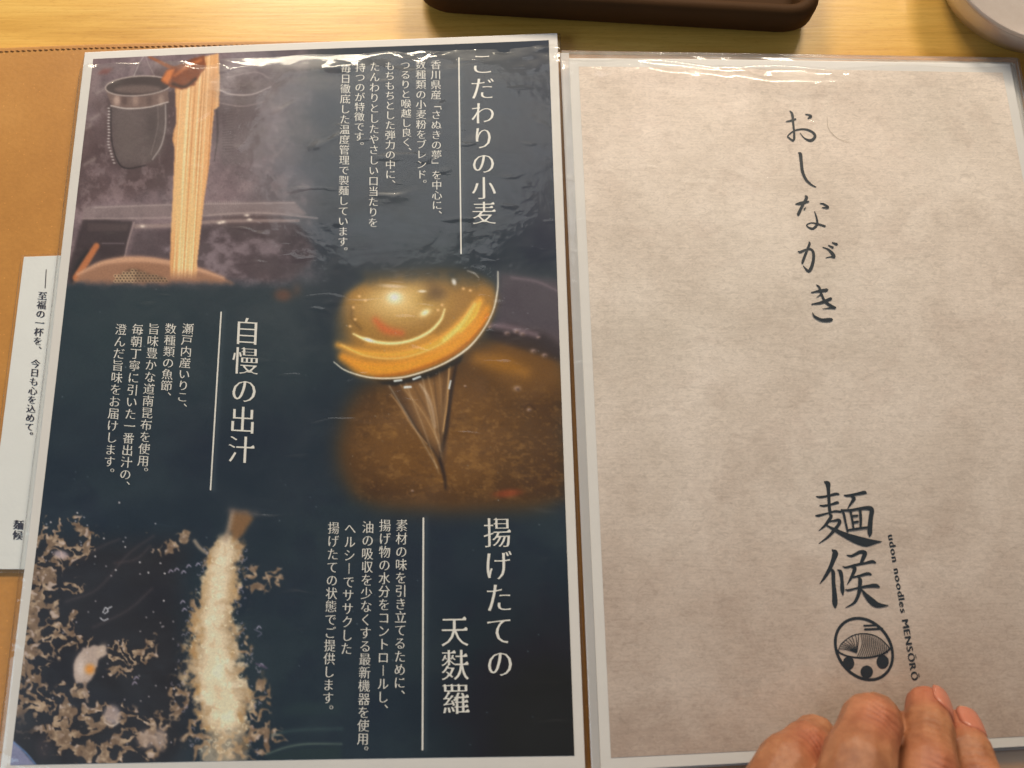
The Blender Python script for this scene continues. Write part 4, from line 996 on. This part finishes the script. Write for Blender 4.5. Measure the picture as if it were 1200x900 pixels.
# ------------------------------------------------------------------ the hand
def build_hand():
    hand = empty('person', 'fingers of a hand pressing down the lower edge of the right page', 'hand')
    k = NT('skin'); v = k.coord()
    at = k.n('ShaderNodeAttribute', attribute_name='flush')
    n1 = k.noise(v, 120, 4, 0.6); n2 = k.noise(k.coord((1, 3.5, 1)), 900, 3, 0.6); n3 = k.noise(v, 2600, 2, 0.5)
    c = k.ramp(n1, [(0.34, (0.27, 0.098, 0.042)), (0.5, (0.37, 0.150, 0.068)), (0.66, (0.46, 0.205, 0.100))])
    sepf = k.n('ShaderNodeSeparateColor', {'Color': at.outputs['Color']})
    c = k.mix(k.math('MULTIPLY', sepf.outputs[0], 0.60), c, (0.50, 0.13, 0.075))
    c = k.mix(sepf.outputs[1], c, (0.50, 0.36, 0.32), 'MULTIPLY')  # shade of the knuckle creases is put into the skin colour
    vc = k.n('ShaderNodeTexVoronoi', {'Vector': k.coord((1, 1.6, 1)), 'Scale': 1400}, feature='DISTANCE_TO_EDGE').outputs['Distance']
    c = k.mix(0.4, c, k.ramp(vc, [(0.0, (0.72, 0.66, 0.62)), (0.12, (1, 1, 1))]), 'MULTIPLY')
    k.link(c, k.b.inputs['Base Color']); k.b.inputs['Roughness'].default_value = 0.46
    k.b.inputs['Subsurface Weight'].default_value = 0.12; k.b.inputs['Subsurface Radius'].default_value = (0.004, 0.0014, 0.0007); k.b.inputs['Subsurface Scale'].default_value = 1.0
    nb = k.bump(k.ramp(vc, [(0.0, (0, 0, 0)), (0.15, (1, 1, 1))]), 0.25, 0.0002); nb = k.bump(n2, 0.45, 0.0004, nb)
    k.link(nb, k.b.inputs['Normal'])
    # chains of (px, py, height, radius): root to tip
    CH = [
        [(835, 1085, .040, .0112), (885, 960, .034, .0096), (923, 896, .0275, .0084), (945, 878, .0225, .0078), (955, 866, .0150, .0070)],
        [(950, 1105, .048, .0118), (985, 970, .044, .0106), (1006, 893, .0375, .0095), (1021, 848, .0290, .0083), (1027, 840, .0165, .0070)],
        [(1060, 1110, .046, .0112), (1078, 975, .040, .0094), (1086, 898, .0305, .0083), (1087, 856, .0220, .0073), (1087, 829, .0150, .0062)],
        [(1165, 1095, .040, .0104), (1158, 985, .033, .0086), (1147, 918, .0245, .0074), (1134, 880, .0185, .0069), (1127, 854, .0135, .0056)]]
    palm = [[(835, 1085, .040, .0112), (925, 1240, .038, .0150), (1010, 1420, .034, .0200)], [(950, 1105, .048, .0120), (985, 1240, .044, .0160), (1020, 1420, .036, .0210)],
            [(1060, 1110, .046, .0115), (1040, 1240, .044, .0160), (1030, 1420, .036, .0210)], [(1165, 1095, .040, .0106), (1095, 1240, .038, .0150), (1045, 1420, .034, .0200)],
            [(1020, 1400, .036, .0230), (1025, 1600, .036, .0220), (1030, 1900, .040, .0260)],
            [(930, 1330, .030, .0160), (845, 1200, .020, .0125), (800, 1110, .0165, .0105), (790, 1035, .0150, .0085)]]
    bm = bmesh.new(); flush = []
    def ell(c, r):
        bmesh.ops.create_icosphere(bm, subdivisions=2, radius=r, matrix=__import__('mathutils').Matrix.Translation(Vector(c)))
    for ch in CH + palm:
        P = [np.append(W(x, y, z), r) for x, y, z, r in ch]
        for a, b in zip(P[:-1], P[1:]):
            L = np.linalg.norm((b - a)[:3]); n = max(3, int(L / 0.0012))
            for i in range(n + 1):
                t = i / n; q = a + (b - a) * t
                rr = q[3] * (1 - 0.05 * math.sin(math.pi * t))
                ell(q[:3], rr)
    me = bpy.data.meshes.new('skin'); bm.to_mesh(me); bm.free()
    o = bpy.data.objects.new('skin', me); COL.objects.link(o)
    rm = o.modifiers.new('r', 'REMESH'); rm.mode = 'VOXEL'; rm.voxel_size = 0.0006; rm.use_smooth_shade = True
    smo = o.modifiers.new('s', 'SMOOTH'); smo.iterations = 5; smo.factor = 0.5
    me2 = bpy.data.meshes.new_from_object(o.evaluated_get(bpy.context.evaluated_depsgraph_get()))
    bpy.data.objects.remove(o); me2.name = 'skin'
    V = np.empty(len(me2.vertices) * 3, np.float32); me2.vertices.foreach_get('co', V); V = V.reshape(-1, 3).astype(float)
    Nn = np.empty(len(me2.vertices) * 3, np.float32); me2.vertices.foreach_get('normal', Nn); Nn = Nn.reshape(-1, 3)
    fl = np.zeros(len(V))
    # knuckle creases and flush: transverse wrinkles on the back of each bent joint
    def jt(ch, i): return W(*ch[i][:3]), ch[i][3]
    crs = np.zeros(len(V))
    for ci, (ji, amp) in enumerate(((3, .00026), (3, .00032), (2, .00036), (2, .00024))):
        pc, r = jt(CH[ci], ji); pa, _ = jt(CH[ci], ji - 1); ax = pc - pa; ax /= np.linalg.norm(ax)
        top = pc + np.array([0, 0, 1.0]) * r * 0.8 + (np.array([0, .3, 0]) * r if ci < 2 else 0)
        dv = V - top; d = np.linalg.norm(dv, axis=1); al = dv @ ax; si = dv @ np.array([1.0, 0, 0])
        wgt = np.exp(-(d / (r * 0.55)) ** 2) * (Nn[:, 2] > 0)
        wr = np.sin(al / 0.00100 * math.pi + 1.6 * np.sin(si / 0.0021 + ci) + 0.9 * np.sin(al / 0.0027 + si / 0.0013) + 5 * (si / 0.01) ** 2)
        wr = 1 - 2 * np.clip(0.5 - 0.5 * wr, 0, 1) ** 4                # narrow valleys
        V += Nn * ((wr * 0.5 - 0.5) * amp * wgt)[:, None]; crs = np.maximum(crs, (0.5 - 0.5 * wr) * wgt * 1.0)
        fl = np.maximum(fl, 0.8 * np.exp(-(d / (r * 0.85)) ** 2))
    for ci in (2, 3):                                         # a shallow crease behind each nail, flushed fingertips
        pc, r = jt(CH[ci], 4); fl = np.maximum(fl, 1.0 * np.exp(-(np.linalg.norm(V - pc, axis=1) / (r * 1.35)) ** 4))
        pd, rd = jt(CH[ci], 3); pa, _ = jt(CH[ci], 2); ax = pd - pa; ax /= np.linalg.norm(ax)
        dv = V - (pd + np.array([0, 0, rd])); al = dv @ ax; wgt = np.exp(-(np.linalg.norm(dv, axis=1) / (rd * 0.9)) ** 2)
        V -= Nn * (0.00022 * wgt * (np.cos(al / 0.0011 * math.pi) > 0.2))[:, None]
    me2.vertices.foreach_set('co', V.astype(np.float32).reshape(-1)); me2.update()
    at2 = me2.color_attributes.new('flush', 'FLOAT_COLOR', 'POINT'); rg = np.ones((len(V), 4), np.float32); rg[:, 0] = fl; rg[:, 1] = crs; at2.data.foreach_set('color', rg.reshape(-1))
    me2.materials.clear(); me2.materials.append(k.m)
    me2.polygons.foreach_set('use_smooth', [True] * len(me2.polygons))
    o = bpy.data.objects.new('skin', me2); COL.objects.link(o); o.parent = hand
    # nails
    kn = NT('fingernail'); nn = kn.noise(kn.coord((1, 0.3, 1)), 900, 2); kn.link(kn.mix(nn, (0.46, 0.155, 0.095), (0.53, 0.195, 0.125)), kn.b.inputs['Base Color'])
    kn.b.inputs['Roughness'].default_value = 0.26; kn.b.inputs['Subsurface Weight'].default_value = 0.2; kn.b.inputs['Subsurface Radius'].default_value = (0.002, 0.0008, 0.0005); kn.b.inputs['Subsurface Scale'].default_value = 1.0
    kt = simple('nail_edge', (0.60, 0.38, 0.25), 0.4)
    for ci, roll in ((2, 0.40), (3, 0.25)):
        tip, r = jt(CH[ci], 4); prev, rp = jt(CH[ci], 3)
        ax = tip - prev; ax /= np.linalg.norm(ax); side = np.cross(ax, [0, 0, 1.0]); side /= np.linalg.norm(side); up = np.cross(side, ax)
        up2 = up * math.cos(roll) + side * math.sin(roll); side2 = side * math.cos(roll) - up * math.sin(roll)
        V = []; F = []; nu, nv = 13, 13
        for j in range(nv):
            t = j / (nv - 1); al = -0.65 * r + t * r * 1.50             # along the finger from cuticle to free edge
            half = 0.88 * (1 - 0.5 * abs(2 * (1 - t) - 1.0) ** 4 * (1 if t < 0.5 else 0.55))
            rr = r * (1.06 - 0.22 * max(0, t - 0.45) ** 1.5) + 0.0001
            for i in range(nu):
                a = (i / (nu - 1) * 2 - 1) * half
                edge = 0.0 if 0 < i < nu - 1 and 0 < j < nv - 1 else -0.0005
                V.append(tip + ax * al * (1 - 0.18 * (a ** 2) * (t > 0.5)) + up2 * (rr * math.cos(a) + edge - 0.10 * r * t * t) + side2 * rr * math.sin(a))
        for j in range(nv - 1):
            for i in range(nu - 1): F.append((j * nu + i, j * nu + i + 1, (j + 1) * nu + i + 1, (j + 1) * nu + i))
        o = mesh_obj('fingernail', V, F, kn.m, hand); o.data.materials.append(kt)
        for p in o.data.polygons:
            if p.index >= (nv - 2) * (nu - 1): p.material_index = 1
        so = o.modifiers.new('t', 'SOLIDIFY'); so.thickness = 0.0004; so.offset = -1
build_hand()
